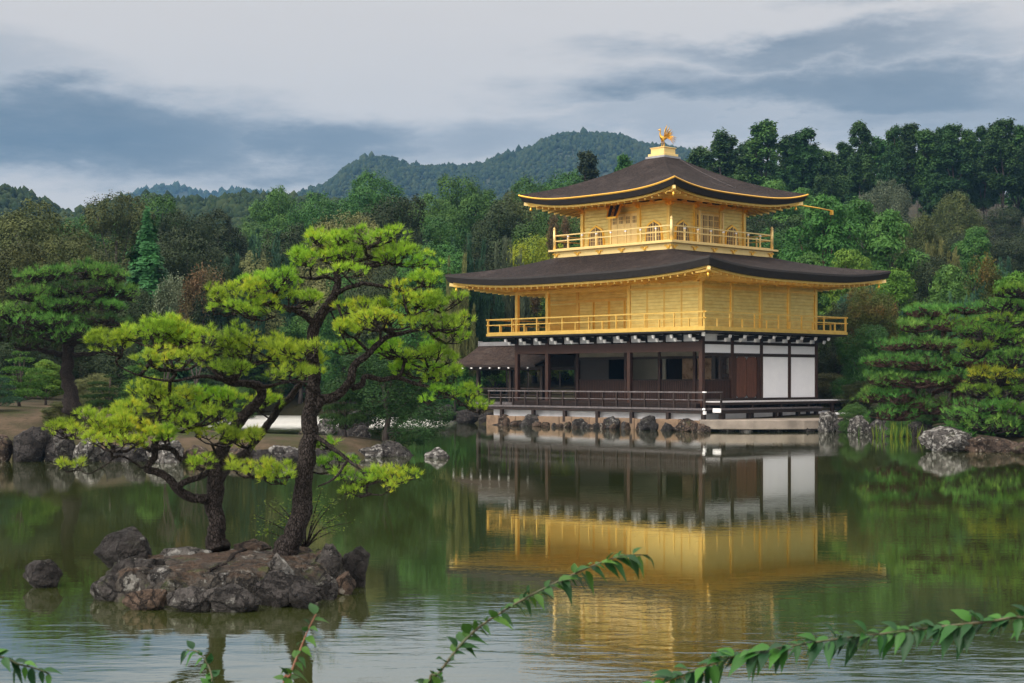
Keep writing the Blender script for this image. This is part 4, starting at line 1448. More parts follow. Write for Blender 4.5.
    cu.align_y = 'CENTER'
    cu.extrude = .006
    to = bpy.data.objects.new('writing', cu)
    COL.objects.link(to)
    dg = bpy.context.evaluated_depsgraph_get()
    me = bpy.data.meshes.new_from_object(to.evaluated_get(dg))
    bpy.data.objects.remove(to)
    mw = link('writing', me, M['gold_orn'], bd)
    me.materials.clear()
    me.materials.append(M['gold_orn'])
    mw.matrix_local = Matrix.Translation(c + en * .058) @ Matrix((ex, ey, en)).transposed().to_4x4()
    # finial: slate collar, gilded stepped pedestal, phoenix
    pbox('roof_collar', 'metal', (CU - .60, CU + .60, CV - .60, CV + .60, 12.86, 12.965))
    mb = MB().box(CU - .52, CU + .52, CV - .52, CV + .52, 12.967, 13.09).box(CU - .42, CU + .42, CV - .42, CV + .42, 13.091, 13.36).box(CU - .46, CU + .46, CV - .46, CV + .46, 13.361, 13.40)
    mb.build('finial_pedestal', M['gold_pale'], pav, bevel=.012)


def skin_body(name, verts, edges, radii, mat, parent, sub=1):
    me = bpy.data.meshes.new(name)
    me.from_pydata([tuple(v) for v in verts], edges, [])
    o = link(name, me, mat, parent)
    sk = o.modifiers.new('skin', 'SKIN')
    for i, r in enumerate(radii):
        d = me.skin_vertices[0].data[i]
        d.radius = (r, r)
        d.use_root = i == 0
    sb = o.modifiers.new('sub', 'SUBSURF')
    sb.levels = sub
    sb.render_levels = sub
    return o


def build_phoenix():
    z = 13.42
    ph = bpy.data.objects.new('phoenix_statue', None)
    COL.objects.link(ph)
    ph.parent = pav
    ph.location = (CU, CV, z)
    ph.rotation_euler = (0, 0, -PA)       # the bird faces along the picture plane
    ph['label'] = 'gilded phoenix statue with raised wings on the roof top'
    V = [(-.02, 0, .46), (-.12, 0, .54), (-.15, 0, .68), (-.12, 0, .80), (-.17, 0, .86), (-.26, 0, .84), (.12, 0, .46), (.2, 0, .5), (-.05, .07, .38), (-.04, .07, .18), (-.06, .07, 0), (.01, -.07, .38), (.05, -.07, .18), (.03, -.07, 0), (-.14, 0, .95)]
    E_ = [(0, 1), (1, 2), (2, 3), (3, 4), (4, 5), (0, 6), (6, 7), (0, 8), (8, 9), (9, 10), (0, 11), (11, 12), (12, 13), (3, 14)]
    Rd = [.10, .07, .038, .036, .042, .014, .08, .045, .05, .025, .04, .05, .025, .04, .02]
    skin_body('body', V, E_, Rd, M['gold_dark'], ph, 2)
    for sy in (-1, 1):
        mb = MB()
        for i in range(5):
            th = R(78 - i * 15)
            ln = .56 - .05 * i
            b = Vector((.05 + .02 * i, sy * (.08 + .012 * i), .52))
            tip = b + Vector((math.cos(th) * ln, sy * .16, math.sin(th) * ln))
            m = b.lerp(tip, .6) + Vector((0, sy * .03, .02))
            mb.tube([b, m, tip], [.014, .030, .006], 6, flat=.3)
        mb.build('wing', M['gold_dark'], ph)
    mb = MB()
    for i in range(4):
        a = R(4 - i * 14)
        b = Vector((.18, (i - 1.5) * .02, .48))
        tip = b + Vector((math.cos(a) * .42, (i - 1.5) * .07, math.sin(a) * .40))
        mb.tube([b, b.lerp(tip, .5) + Vector((0.03, 0, .05)), tip + Vector((.03, 0, -.05))], [.012, .026, .010], 6, flat=.4)
    mb.build('tail', M['gold_orn'], ph)


def build_pavilion():
    build_ground_storey()
    build_second_storey()
    roof('lower_roof', (UW - 2.5, 2.5, -2.5, VN + 2.5), (CU - 3.72, CU + 3.72, CV - 3.72, CV + 3.72), 7.00, .38, 8.10, .36, (UW - .1, .1, -.1, VN + .1), 6.64, .25, False)
    build_top_storey()
    roof('upper_roof', (CU - 4.91, CU + 4.91, CV - 4.91, CV + 4.91), (CU - .55, CU + .55, CV - .55, CV + .55), 10.74, .42, 12.90, .31, (CU - 2.8, CU + 2.8, CV - 2.8, CV + 2.8), 10.62, .34, True)
    # lightning conductor laid over the east slope, and the long gilded spout at the far eave corner
    wire = []
    for i in range(13):
        r = .98 - .058 * i
        g = .66 * r + .34 * r * r
        half = 4.91 + (.55 - 4.91) * r
        wire.append((CU + half, CV + .42 + .045 * i, 10.74 + (12.90 - 10.74) * g + .028))
    mb = MB().tube(wire, .012, 6)
    mb.build('conductor_wire', M['wood_grey'], pav, 'thin pale conductor wire lying on the top roof')
    mb = MB().tube([(CU + 4.5, CV + 4.45, 10.66), (CU + 5.05, CV + 5.6, 10.52), (CU + 5.35, CV + 6.3, 10.42)], .035, 6)
    mb.box(CU + 5.29, CU + 5.41, CV + 6.22, CV + 6.36, 10.22, 10.44)
    mb.build('roof_spout', M['gold_orn'], pav, 'thin gilded pole jutting from the right corner of the top eave')
    build_phoenix()


build_pavilion()


def build_annex():
    """small roofed landing on the left of the pavilion"""
    e = empty('landing_pavilion', PAV, PA, 'small brown roofed open landing pavilion joined to the left end of the golden one', 'pavilion')
    u0, u1, v0, v1 = -16.75, UW - .15, 1.9, 4.7
    for u in (u0 + .1, -14.2, u1 - .1):
        for v in (v0 + .1, v1 - .1):
            MB().box(u - .085, u + .085, v - .085, v + .085, -.3, 2.9).build('post', M['wood'], e)
    MB().box(u0, u1, v0, v1, .93, 1.05).build('floor', M['wood_grey'], e)
    mb = MB()
    for v in (v0 + .1, v1 - .1):
        mb.box(u0, u1, v - .04, v + .04, 1.72, 1.79).box(u0, u1, v - .03, v + .03, 1.4, 1.45)
    mb.box(u0 + .06, u0 + .14, v0 + .15, v1 - .15, 1.722, 1.792)
    mb.build('railing', M['wood'], e)
    MB().box(u0 - .6, u1, v0 + .03, v0 + .17, 2.70, 2.88).box(u0 - .6, u1, v1 - .17, v1 - .03, 2.70, 2.88).box(u0 + .03, u0 + .17, v0 + .18, v1 - .18, 2.701, 2.881).build('beam', M['wood'], e)
    # gently hollowed gable roof with its ridge running out from the house
    ua, ub, va, vb = -17.9, UW - .02, 1.25, 5.35
    vm, n, m = (va + vb) / 2, 18, 12
    top, edge = MB(), MB()
    for sg in (-1, 1):
        vs, ve = [], []
        for j in range(m + 1):
            r = j / m
            for i in range(n + 1):
                f = i / n
                z = 2.96 + .08 * (1 - f) ** 3 + 1.06 * (.6 * r + .4 * r * r)
                p = (ua + (ub - ua) * f, (va if sg < 0 else vb) * (1 - r) + vm * r, z)
                vs.append(p)
                ve.append((p[0] + .0, p[1], z - .13))
        fs = [(j * (n + 1) + i, j * (n + 1) + i + 1, (j + 1) * (n + 1) + i + 1, (j + 1) * (n + 1) + i) for j in range(m) for i in range(n)]
        top.add(vs, fs, True)
        edge.add(ve, [f[::-1] for f in fs], True)
        k = n + 1
        edge.add(vs[:k] + ve[:k], [(i, i + 1, k + i + 1, k + i) for i in range(n)])
        a, b = [vs[j * k] for j in range(m + 1)], [ve[j * k] for j in range(m + 1)]
        edge.add(a + b, [(j, j + 1, m + 2 + j, m + 1 + j) for j in range(m)])
    top.build('roof', M['bark_roof2'], e)
    edge.build('roof_edge', M['wood'], e)
    rg = MB().box(ua + .05, ub, vm - .16, vm + .16, 3.99, 4.11).box(ua + .0, ub, vm - .10, vm + .10, 4.112, 4.20)
    rg.box(ua - .06, ua + .0, vm - .14, vm + .14, 3.92, 4.26)
    rg.build('ridge_cap', M['metal'], e)
    for i in range(9):
        u = ua + .12 + i * .70
        MB().box(u - .045, u + .045, va - .02, va + .05, 2.77, 2.84).build('rafter_tip', M['white_tip'], e)


M['bark_roof2'] = shingle_mat('brown_bark_shingle', (.011, .006, .005), (.044, .027, .020), (.085, .065, .055))
build_annex()


def build_benches():
    e = empty('long_bench', PAV, PA, 'long low wooden platform with bleached top along the right face of the pavilion', 'bench')
    mb = MB()
    for i in range(4):
        mb.box(.12 + i * .24, .12 + (i + 1) * .24 - .012, .1, VN + 2.0, 1.22, 1.275)
    mb.build('top', M['wood_pale'], e)
    MB().box(.14, 1.06, .12, VN + 1.95, 1.10, 1.215).build('frame', M['wood'], e)
    for v in (.3, 2.3, 4.4, 6.5, 8.4, 9.5, 10.3):
        for u in (.25, .98):
            MB().box(u - .07, u + .07, v - .07, v + .07, .3, 1.10).build('leg', M['wood'], e)
    e = empty('low_step', PAV, PA, 'low dark wooden step running in front of the bleached platform', 'step')
    MB().box(1.15, 1.55, -.55, 6.9, .90, .97).build('top', M['wood_grey'], e)
    MB().box(1.17, 1.5, -.5, 6.85, .75, .895).build('frame', M['wood'], e)
    for v in (-.3, 1.6, 3.5, 5.2, 6.6):
        MB().box(1.28, 1.44, v - .08, v + .08, .3, .75).build('leg', M['wood'], e)
    MB().box(1.14, 1.56, -.62, -.56, .80, .98).build('end_cap', M['white_tip'], e)
    # stone landing in front, white slab at the back
    e = tag(MB().prism([(0.9, -1.15), (1.5, -1.25), (3.0, -.2), (4.3, 1.6), (5.2, 4.2), (5.0, 8.5), (3.6, 11.2), (0.6, 11.2), (.6, -.9)], pavw(0, 0, .1), pavw(1, 0) - pavw(0, 0), pavw(0, 1) - pavw(0, 0), (0, 0, .40)).build('stone_landing', M['stone_pale'], bevel=.03),
            'broad flat pale stone landing at the right foot of the pavilion', 'landing')
    tag(MB().prism([(.9, 7.1), (2.1, 7.1), (2.1, 10.6), (.9, 10.6)], pavw(0, 0, .505), pavw(1, 0) - pavw(0, 0), pavw(0, 1) - pavw(0, 0), (0, 0, .17)).build('stone_slab', M['white'], bevel=.02),
        'bright white slab under the far end of the bleached platform', 'slab')
    # retaining wall under the veranda
    e = empty('retaining_wall', PAV, PA, 'tan stone retaining wall at the waterline below the dark veranda', 'wall')
    rr = random.Random(3)
    u = UW - 1.1
    while u < .9:
        w = rr.uniform(.7, 1.5)
        u1 = min(u + w, .95)
        MB().box(u, u1 - .02, -1.05 + rr.uniform(-.03, .03), -.74, -.3, .47 + rr.uniform(-.03, .03)).build('stone_block', M['stone_wall'], e, bevel=.03)
        u = u1


build_benches()


def build_statue():
    o = pavw(-1.05 * BAY, 4.4, 1.2)
    e = empty('seated_statue', o, PA + R(180), 'dark seated statue inside the open ground floor', 'statue')
    MB().box(-.5, .5, -.4, .4, 0, .55).build('pedestal', M['black'], e, bevel=.03)
    V = [(0, 0, .68), (0, 0, .95), (0, 0, 1.2), (0, .03, 1.34), (0, .05, 1.5), (.3, .05, 1.12), (.42, .2, .88), (.1, .38, .8), (-.3, .05, 1.12), (-.42, .2, .88), (-.1, .38, .8), (.4, .3, .66), (-.4, .3, .66), (0, .4, .64)]
    E_ = [(0, 1), (1, 2), (2, 3), (3, 4), (2, 5), (5, 6), (6, 7), (2, 8), (8, 9), (9, 10), (0, 11), (0, 12), (0, 13)]
    skin_body('body', V, E_, [.26, .22, .2, .08, .13, .1, .08, .05, .1, .08, .05, .13, .13, .1], M['black'], e, 2)


build_statue()


# ------------------------------------------------------------------ rocks
def rock_mesh(seed, sub=4, cuts=9, rough=.16):
    rr = random.Random(seed)
    V, Fc = ico(sub)
    for _ in range(cuts):
        n = unit(np.array([rr.gauss(0, 1), rr.gauss(0, 1), rr.gauss(.1, .8)]))
        off = rr.uniform(.5, .82)
        d = V @ n - off
        V = V - n[None] * np.where(d > 0, d * .92, 0)[:, None]
    o = Vector((rr.uniform(0, 90), rr.uniform(0, 90), rr.uniform(0, 90)))
    out = []
    for v in V:
        p = Vector(v)
        k = mnoise.fractal(p * 1.6 + o, .9, 2.1, 5) * rough + mnoise.noise(p * 5 + o) * rough * .35 + mnoise.noise(p * 12 + o) * rough * .22 - abs(mnoise.noise(p * 2.6 + o)) * rough * .8
        out.append(p * (1 + k))
    V = np.array([v[:] for v in out])
    lo, hi = V.min(0), V.max(0)
    V = (V - (lo + hi) / 2) / ((hi - lo) / 2)
    return np_mesh('rock', V, Fc, smooth=True)


_rk = [100]


def rk(x0, x1, yt, yb, Y, label, mat='rock', depth=.8, sub=4, rough=.16, rz=None, tilt=0, cuts=9, group=None):
    """rock filling pixels x0..x1, yt..yb at distance Y"""
    _rk[0] += 1
    w = (x1 - x0) / F * Y
    a, b = px((x0 + x1) / 2, yt, Y), px((x0 + x1) / 2, yb, Y)
    h = a.z - b.z
    b.z -= .22 * h
    o = link('rock', rock_mesh(_rk[0], sub, cuts, rough), M[mat])
    o.location = ((a.x), Y, (a.z + b.z) / 2)
    o.scale = (w / 2, w * depth / 2, (a.z - b.z) / 2)
    o.rotation_euler = (0, R(tilt), 0)
    return tag(o, label, 'rock', group)


def build_islet():
    cx, cy, rx, ry = -3.02, 16.65, 1.28, 1.40
    n = 210
    xs = np.linspace(-4.75, -1.35, n)
    ys = np.linspace(14.6, 18.5, n)
    V = []
    for y in ys:
        for x in xs:
            th = math.atan2((y - cy) / ry, (x - cx) / rx)
            e = 1 + .10 * math.sin(2 * th + .6) + .06 * math.sin(5 * th + 1) + .05 * math.sin(9 * th)
            r = math.hypot((x - cx) / rx, (y - cy) / ry) / e
            p = Vector((x, y, 0))
            rim = max(0, min(1, (r - .45) / .4))
            nz = mnoise.fractal(p * 2.4, .8, 2.0, 6) * .11 + mnoise.noise(p * 9) * .03 + mnoise.noise(p * 21) * .014 + (.5 - abs(mnoise.noise(p * 3.1 + Vector((7, 3, 1))))) * .22 * rim - .05 * rim
            top = .36 + .05 * (x - cx) * .4 + .05 * (y - cy) / ry
            k = max(0, min(1, (1.06 - r) / .30))
            k = k * k * (3 - 2 * k)
            V.append((x, y, -.35 + (top + .35) * k * (1 - .22 * min(1, r) ** 2) + nz * (.3 + .7 * rim) * (.35 + .65 * k)))
    i = np.arange(n * n).reshape(n, n)
    Fc = np.stack([i[:-1, :-1], i[:-1, 1:], i[1:, 1:], i[1:, :-1]], -1).reshape(-1, 4)
    o = link('rocky_islet', np_mesh('rocky_islet', V, Fc, smooth=True), M['islet'])
    tag(o, 'low rocky islet covered in brown pine litter, carrying two pines', 'islet')


build_islet()
I_ = 'islet'
rk(92, 153, 527, 572, 17.1, 'tall dark slab of rock at the left end of the pine islet', 'rock_dark', .7, 5, .10, cuts=12)
rk(22, 63, 559, 587, 16.9, 'small dark rock alone in the water left of the islet', 'rock_dark', .8, 4, .12)
rk(122, 168, 588, 610, 15.25, 'brownish squat rock at the front waterline of the islet', 'rock_brown', .6, 4)
rk(166, 214, 586, 611, 15.1, 'speckled dark grey front rock of the islet, below the litter', 'rock', .6, 4)
rk(206, 262, 584, 611, 15.12, 'widest lichen-flecked rock along the front edge of the islet', 'rock', .6, 4)
rk(254, 322, 571, 609, 15.5, 'big dark mossy rock at the right front of the islet', 'rock_dark', .6, 5)
rk(262, 294, 552, 584, 16.0, 'dark rock with a pale lichen cap before the taller pine', 'rock_pale', .7, 4)
rk(312, 342, 543, 580, 16.6, 'upright grey rock right of the taller pine foot', 'rock', .7, 4)
rk(336, 370, 545, 584, 16.9, 'dark rounded rock at the right tip of the islet', 'rock_dark', .8, 4)
rk(333, 356, 571, 592, 16.3, 'small yellowish brown rock at the right waterline of the islet', 'rock_brown', .8, 4)
rk(316, 338, 574, 602, 15.9, 'grey rock wedged between dark rocks at the islet right side', 'rock', .8, 4)
rk(234, 272, 539, 556, 17.5, 'flat brown rock between the two pine trunks', 'rock_brown', .8, 4)
rk(158, 214, 547, 566, 17.0, 'grey lichen-spotted rock ridge left of the shorter pine', 'rock_pale', .6, 4)
rk(100, 168, 556, 596, 16.3, 'large sloping grey rock forming the left shoulder of the islet', 'rock', .8, 5)
rk(90, 128, 574, 603, 15.9, 'grey rock at the left front corner of the islet', 'rock', .9, 4)
rk(112, 140, 562, 590, 16.4, 'brown mottled rock above the left front corner of the islet', 'rock_brown', .9, 4)
rk(146, 176, 566, 590, 15.8, 'low pale rock half sunk in the litter on the islet left', 'rock_pale', .9, 4)
rk(288, 318, 584, 606, 15.3, 'mossy black rock at the waterline beneath the big dark one', 'rock_dark', .8, 4)
rk(212, 236, 572, 590, 15.7, 'small lichen rock in the middle of the islet litter', 'rock_pale', .9, 4)
root = MB().tube([px(204, 579, 15.9), px(211, 569, 16.0), px(226, 565, 16.2), px(233, 555, 16.7), px(246, 550, 17.0)], [.010, .016, .024, .028, .02], 8, jit=.2, rng=random.Random(1)).build('driftwood', M['bark'])
tag(root, 'grey gnarled root lying on the islet litter', 'root')

# left spit
rk(10, 50, 426, 466, 42.6, 'pointed black rock on the left bank', 'rock_dark', .9, 4, .12)
rk(-14, 14, 434, 467, 42.6, 'brown rock at the left edge of the photo on the bank', 'rock_brown')
rk(44, 76, 430, 466, 42.8, 'grey square rock beside the pointed black one on the bank', 'rock')
rk(72, 106, 438, 467, 42.5, 'pale speckled rock on the left bank under the pine tips', 'rock_pale')
rk(100, 128, 442, 467, 42.6, 'dark low rock on the bank behind the shorter pine branches', 'rock_dark')
rk(122, 150, 440, 468, 42.3, 'grey rock of the left bank between darker ones', 'rock')
rk(146, 184, 440, 471, 41.9, 'white and orange lichen rock seen through the shorter pine loop', 'rock_pale')
rk(180, 214, 445, 469, 42.2, 'low brown bank rock left of the shorter trunk', 'rock_brown')
rk(222, 256, 447, 470, 42.2, 'brown bank rock between the two pine trunks', 'rock_brown')
rk(264, 302, 445, 464, 43.6, 'pale rounded rock on the spit behind the two pines', 'rock_pale')
rk(318, 338, 417, 434, 55, 'small grey standing rock at the far side of the spit', 'rock_pale', .7)
rk(334, 374, 411, 440, 53, 'dark leaning slab on the far side of the spit', 'rock_dark', .7, 4, .1, tilt=-18)
rk(352, 384, 444, 467, 45.0, 'pale rock at the tip of the spit', 'rock_pale')
rk(372, 416, 440, 468, 45.5, 'large brown grey rock ending the spit', 'rock', .8)
rk(300, 345, 446, 470, 43.0, 'low dark rock at the spit shore right of the taller trunk', 'rock_dark')
rk(424, 450, 447, 462, 44.5, 'low pale rock alone in the middle of the pond', 'rock_pale', .7)
for a, b, c, d, Y, lab, mt in [(248, 276, 449, 470, 42.3, 'small dark bank rock right of the shorter trunk', 'rock_dark'), (206, 230, 450, 471, 42.0, 'dark bank rock left behind the shorter trunk', 'rock_dark'), (330, 360, 452, 469, 43.6, 'grey flat rock near the tip of the spit', 'rock'), (280, 306, 450, 469, 42.8, 'dark bank rock directly left of the taller trunk', 'rock_dark'),
                               (-30, -4, 440, 468, 42.4, 'dark bank rock cut by the left edge of the photo', 'rock_dark'), (352, 372, 425, 440, 50, 'small grey rock before the dark leaning slab', 'rock'), (296, 318, 428, 441, 49, 'small brown rock on the back edge of the spit', 'rock_brown')]:
    rk(a, b, c, d, Y, lab, mt)
# far shore by the landing pavilion
rk(412, 436, 408, 422, 88, 'grey shore rock far left of the landing pavilion', 'rock')
rk(434, 458, 404, 421, 84, 'dark shore rock left of the landing pavilion', 'rock_dark')
rk(456, 480, 409, 423, 79, 'low dark shore rock below the landing pavilion', 'rock_dark')
rk(478, 500, 412, 425, 77.6, 'small dark rock at the left end of the retaining wall', 'rock_dark')
# under the veranda
sp = [(496, 512, 414, 427, 'brown rock under the first veranda post from the left', 'rock_brown'), (521, 541, 414, 428, 'dark grey pointed rock under the second veranda post from the left', 'rock'),
      (509, 525, 420, 427, 'small tan rubble rock between the first two veranda posts', 'rock_brown'), (571, 588, 418, 429, 'grey rock under the third veranda post from the left', 'rock'),
      (603, 621, 416, 430, 'grey brown rock under the fourth veranda post from the left', 'rock'), (589, 605, 423, 430, 'low rock with moss left of the fourth veranda post', 'rock_brown'),
      (638, 657, 415, 433, 'tall dark grey rock under the fifth veranda post from the left', 'rock'), (673, 698, 418, 433, 'big red brown rock under the sixth veranda post', 'rock_brown'),
      (659, 677, 426, 434, 'small black rock in the water before the red brown one', 'rock_dark'), (695, 711, 423, 433, 'brown broken rock beside the pale landing edge', 'rock_brown')]
for a, b, c, d, lab, mt in sp:
    t = ((a + b) / 2 - 477) / (704 - 477)
    rk(a, b, c, d, 77.2 + (66.3 - 77.2) * (t * 1.16 / (1 + .16 * t)), lab, mt)
rq = random.Random(12)
for i in range(26):
    x = 492 + 206 * (i + rq.uniform(.1, .9)) / 26
    t = (x - 477) / (704 - 477)
    wd = rq.uniform(6, 11)
    rk(x - wd / 2, x + wd / 2, rq.uniform(421, 425), 431 - 4 * (1 - t) + 1, 76.9 + (66.0 - 76.9) * (t * 1.16 / (1 + .16 * t)), 'small rubble stone at the waterline foot of the tan retaining wall', rq.choice(['rock_brown', 'rock_dark', 'rock', 'rock_brown']), .9, 3, group='rubble stones along the wall foot')
for a, b, c, d, Y, lab, mt in [
        (738, 753, 426, 436, 66.3, 'white topped rock at the water edge of the pale landing', 'rock_pale'), (764, 782, 424, 435, 66.6, 'grey rock in front of the pale landing, second from left', 'rock'),
        (797, 817, 423, 435, 66.6, 'dark rock in front of the pale landing, third from left', 'rock_dark'), (752, 766, 427, 434, 67, 'low dark edge rock between two landing rocks', 'rock_dark'),
        (718, 738, 425, 434, 66.6, 'flat dark edge rock under the landing corner', 'rock'), (782, 798, 427, 434, 67, 'flat brown rock at the landing edge', 'rock_brown'),
        (818, 838, 411, 434, 66.4, 'tall grey green rock at the right end of the landing', 'rock_pale'), (834, 850, 418, 434, 66.2, 'brown round rock right of the tall grey green one', 'rock'),
        (847, 872, 415, 434, 65.5, 'pale grey craggy rock on the shore below the shrub', 'rock_pale'), (868, 888, 419, 435, 64.5, 'grey shore rock left of the iris blades', 'rock'),
        (884, 912, 417, 436, 62.5, 'dark shore rock behind the iris blades', 'rock_dark'), (908, 932, 419, 438, 60, 'dark shore rock below the leaning pine', 'rock_dark'),
        (920, 974, 426, 452, 48.6, 'large lichen-covered boulder at the water on the right', 'rock_pale'), (960, 1023, 435, 455, 48.3, 'low broad brown boulder beside the lichen one', 'rock_brown'),
        (1012, 1050, 440, 458, 47, 'brown rock cut by the right edge of the photo', 'rock_brown')]:
    rk(a, b, c, d, Y, lab, mt)


# ------------------------------------------------------------------ pines built limb by limb
def smooth_path(pts, k=5):
    """Catmull-Rom through (x, y, z, r)"""
    P = [np.array(p, float) for p in pts]
    if len(P) < 3:
        return P
    P = [2 * P[0] - P[1]] + P + [2 * P[-1] - P[-2]]
    out = []
    for i in range(1, len(P) - 2):
        for j in range(k):
            t = j / k
            a, b, c, d = P[i - 1:i + 3]
            out.append(.5 * (2 * b + (c - a) * t + (2 * a - 5 * b + 4 * c - d) * t * t + (3 * b - a - 3 * c + d) * t ** 3))
    out.append(P[-2])
    return out


def pine(label, Y, trunk, limbs, pads, seed, nlen=.068, nwid=.0052, nn=22, dens=3.5, bark='bark', spread=.40, name='pine_tree', sides=14, group=None):
    rng = np.random.default_rng(seed)
    rr = random.Random(seed)
    foot = px(trunk[0][0], trunk[0][1], Y + trunk[0][3])
    e = empty(name, foot, 0, label, 'tree', group)

    def w(p):
        q = px(p[0], p[1], Y + p[3]) - foot
        return (q.x, q.y, q.z, p[2] / F * Y * .75)

    def limb(nm, path, wob):
        pts = smooth_path([w(p) for p in path], 6)
        vs = []
        for i, q in enumerate(pts):
            v = Vector(q[:3])
            v += Vector((mnoise.noise(v * 5 + Vector((seed, 0, 0))), mnoise.noise(v * 5 + Vector((0, seed, 0))), mnoise.noise(v * 5))) * wob * max(q[3], .01)
            vs.append(v)
        return MB().tube(vs, [max(.004, q[3]) for q in pts], sides, jit=.11, rng=rr).build(nm, M[bark], e)
    limb('trunk', trunk, .5)
    for l in limbs:
        limb('limb', [(p[0], p[1], p[2] * .86, p[3]) for p in l], .9)
    nodes = [Vector(w(p)[:3]) for l in [trunk[len(trunk) // 2:]] + limbs for p in l]
    for (cx, cy, rx, ry, dY, colr) in pads:
        c = px(cx, cy, Y + dY) - foot
        if Y < 20:
            rx, ry = rx * 1.12, ry * 1.14
        else:
            rx, ry = rx * rr.uniform(1.0, 1.2), ry * rr.uniform(1.0, 1.4)
            cy += rr.uniform(-3, 3)
        ax, az = rx / F * Y, ry / F * Y
        ay = ax * .8
        k = max(4, int(rx * Y / 17 / 7))
        k = min(int(k * 1.5), 24)
        sub = []
        for _ in range(k):
            th, r = rng.uniform(0, 6.283), math.sqrt(rng.random()) * .8
            dx, dy = math.cos(th) * r, math.sin(th) * r
            zz = (1 - r * r) * .5 - .25 + rng.uniform(-.35, .3)
            f = rng.uniform(.19, .33)
            sub.append((c.x + dx * ax, c.y + dy * ay, c.z + zz * az, ax * f, ay * f, max(az * rng.uniform(.4, .62), .04)))
        n = int(math.pi * rx * ry * (Y / 17.0) ** 2 / 100 * dens / (nlen / .10) ** 2)
        P, D, idx = pad_points(sub, n, rng, .30)
        A = unit(D * np.array([.75, .75, .45]) + np.array([0, 0, .75]) + rng.normal(0, .18, P.shape))
        V, Fc = needle_tufts(P, A, nn, nlen, nwid, spread, rng)
        # hue differs tuft by tuft, with yellowing sprays here and there
        yl = np.array([mnoise.noise(Vector(p) * 2.1 + Vector((seed, 3, 9))) for p in P])
        tint = np.clip(.45 + .55 * yl + rng.normal(0, .16, len(P)), 0, 1)
        tt = np.repeat(tint, nn) + rng.normal(0, .06, len(P) * nn)
        link('foliage_pad', np_mesh('foliage_pad', V, Fc, np.clip(tt, 0, 1)), L[colr], e)
        # twigs carrying this pad
        mb = MB()
        base = c - Vector((0, 0, az * .55))
        near = min(nodes, key=lambda q: (q - base).length)
        r0 = max(.006, min(.022, ax * .03)) * (Y / 17) ** .5
        if (near - base).length > .05:
            mid = near.lerp(base, .5) + Vector((rr.uniform(-.05, .05), 0, rr.uniform(-.06, .02)))
            mb.tube([q[:3] for q in smooth_path([(*near, 0), (*mid, 0), (*base, 0)], 4)], r0 * 1.3, 6)
        for s_ in sub:
            q = Vector(s_[:3]) - Vector((0, 0, s_[5] * .3))
            m = base.lerp(q, .5) + Vector((rr.uniform(-.04, .04), rr.uniform(-.04, .04), -.03))
            mb.tube([base, m, q], [r0, r0 * .75, r0 * .45], 5)
            for _ in range(7):
                i = rr.randrange(len(P))
                pt = Vector(P[i])
                cand = min((P[rr.randrange(len(P))] for _ in range(12)), key=lambda z: (Vector(z) - q).length)
                pt = Vector(cand)
                mb.tube([m.lerp(q, rr.uniform(.3, 1)), (q + pt) / 2 + Vector((0, 0, -.015)), pt], [r0 * .4, r0 * .32, r0 * .2], 4)
        mb.build('branch', M[bark], e)
    return e


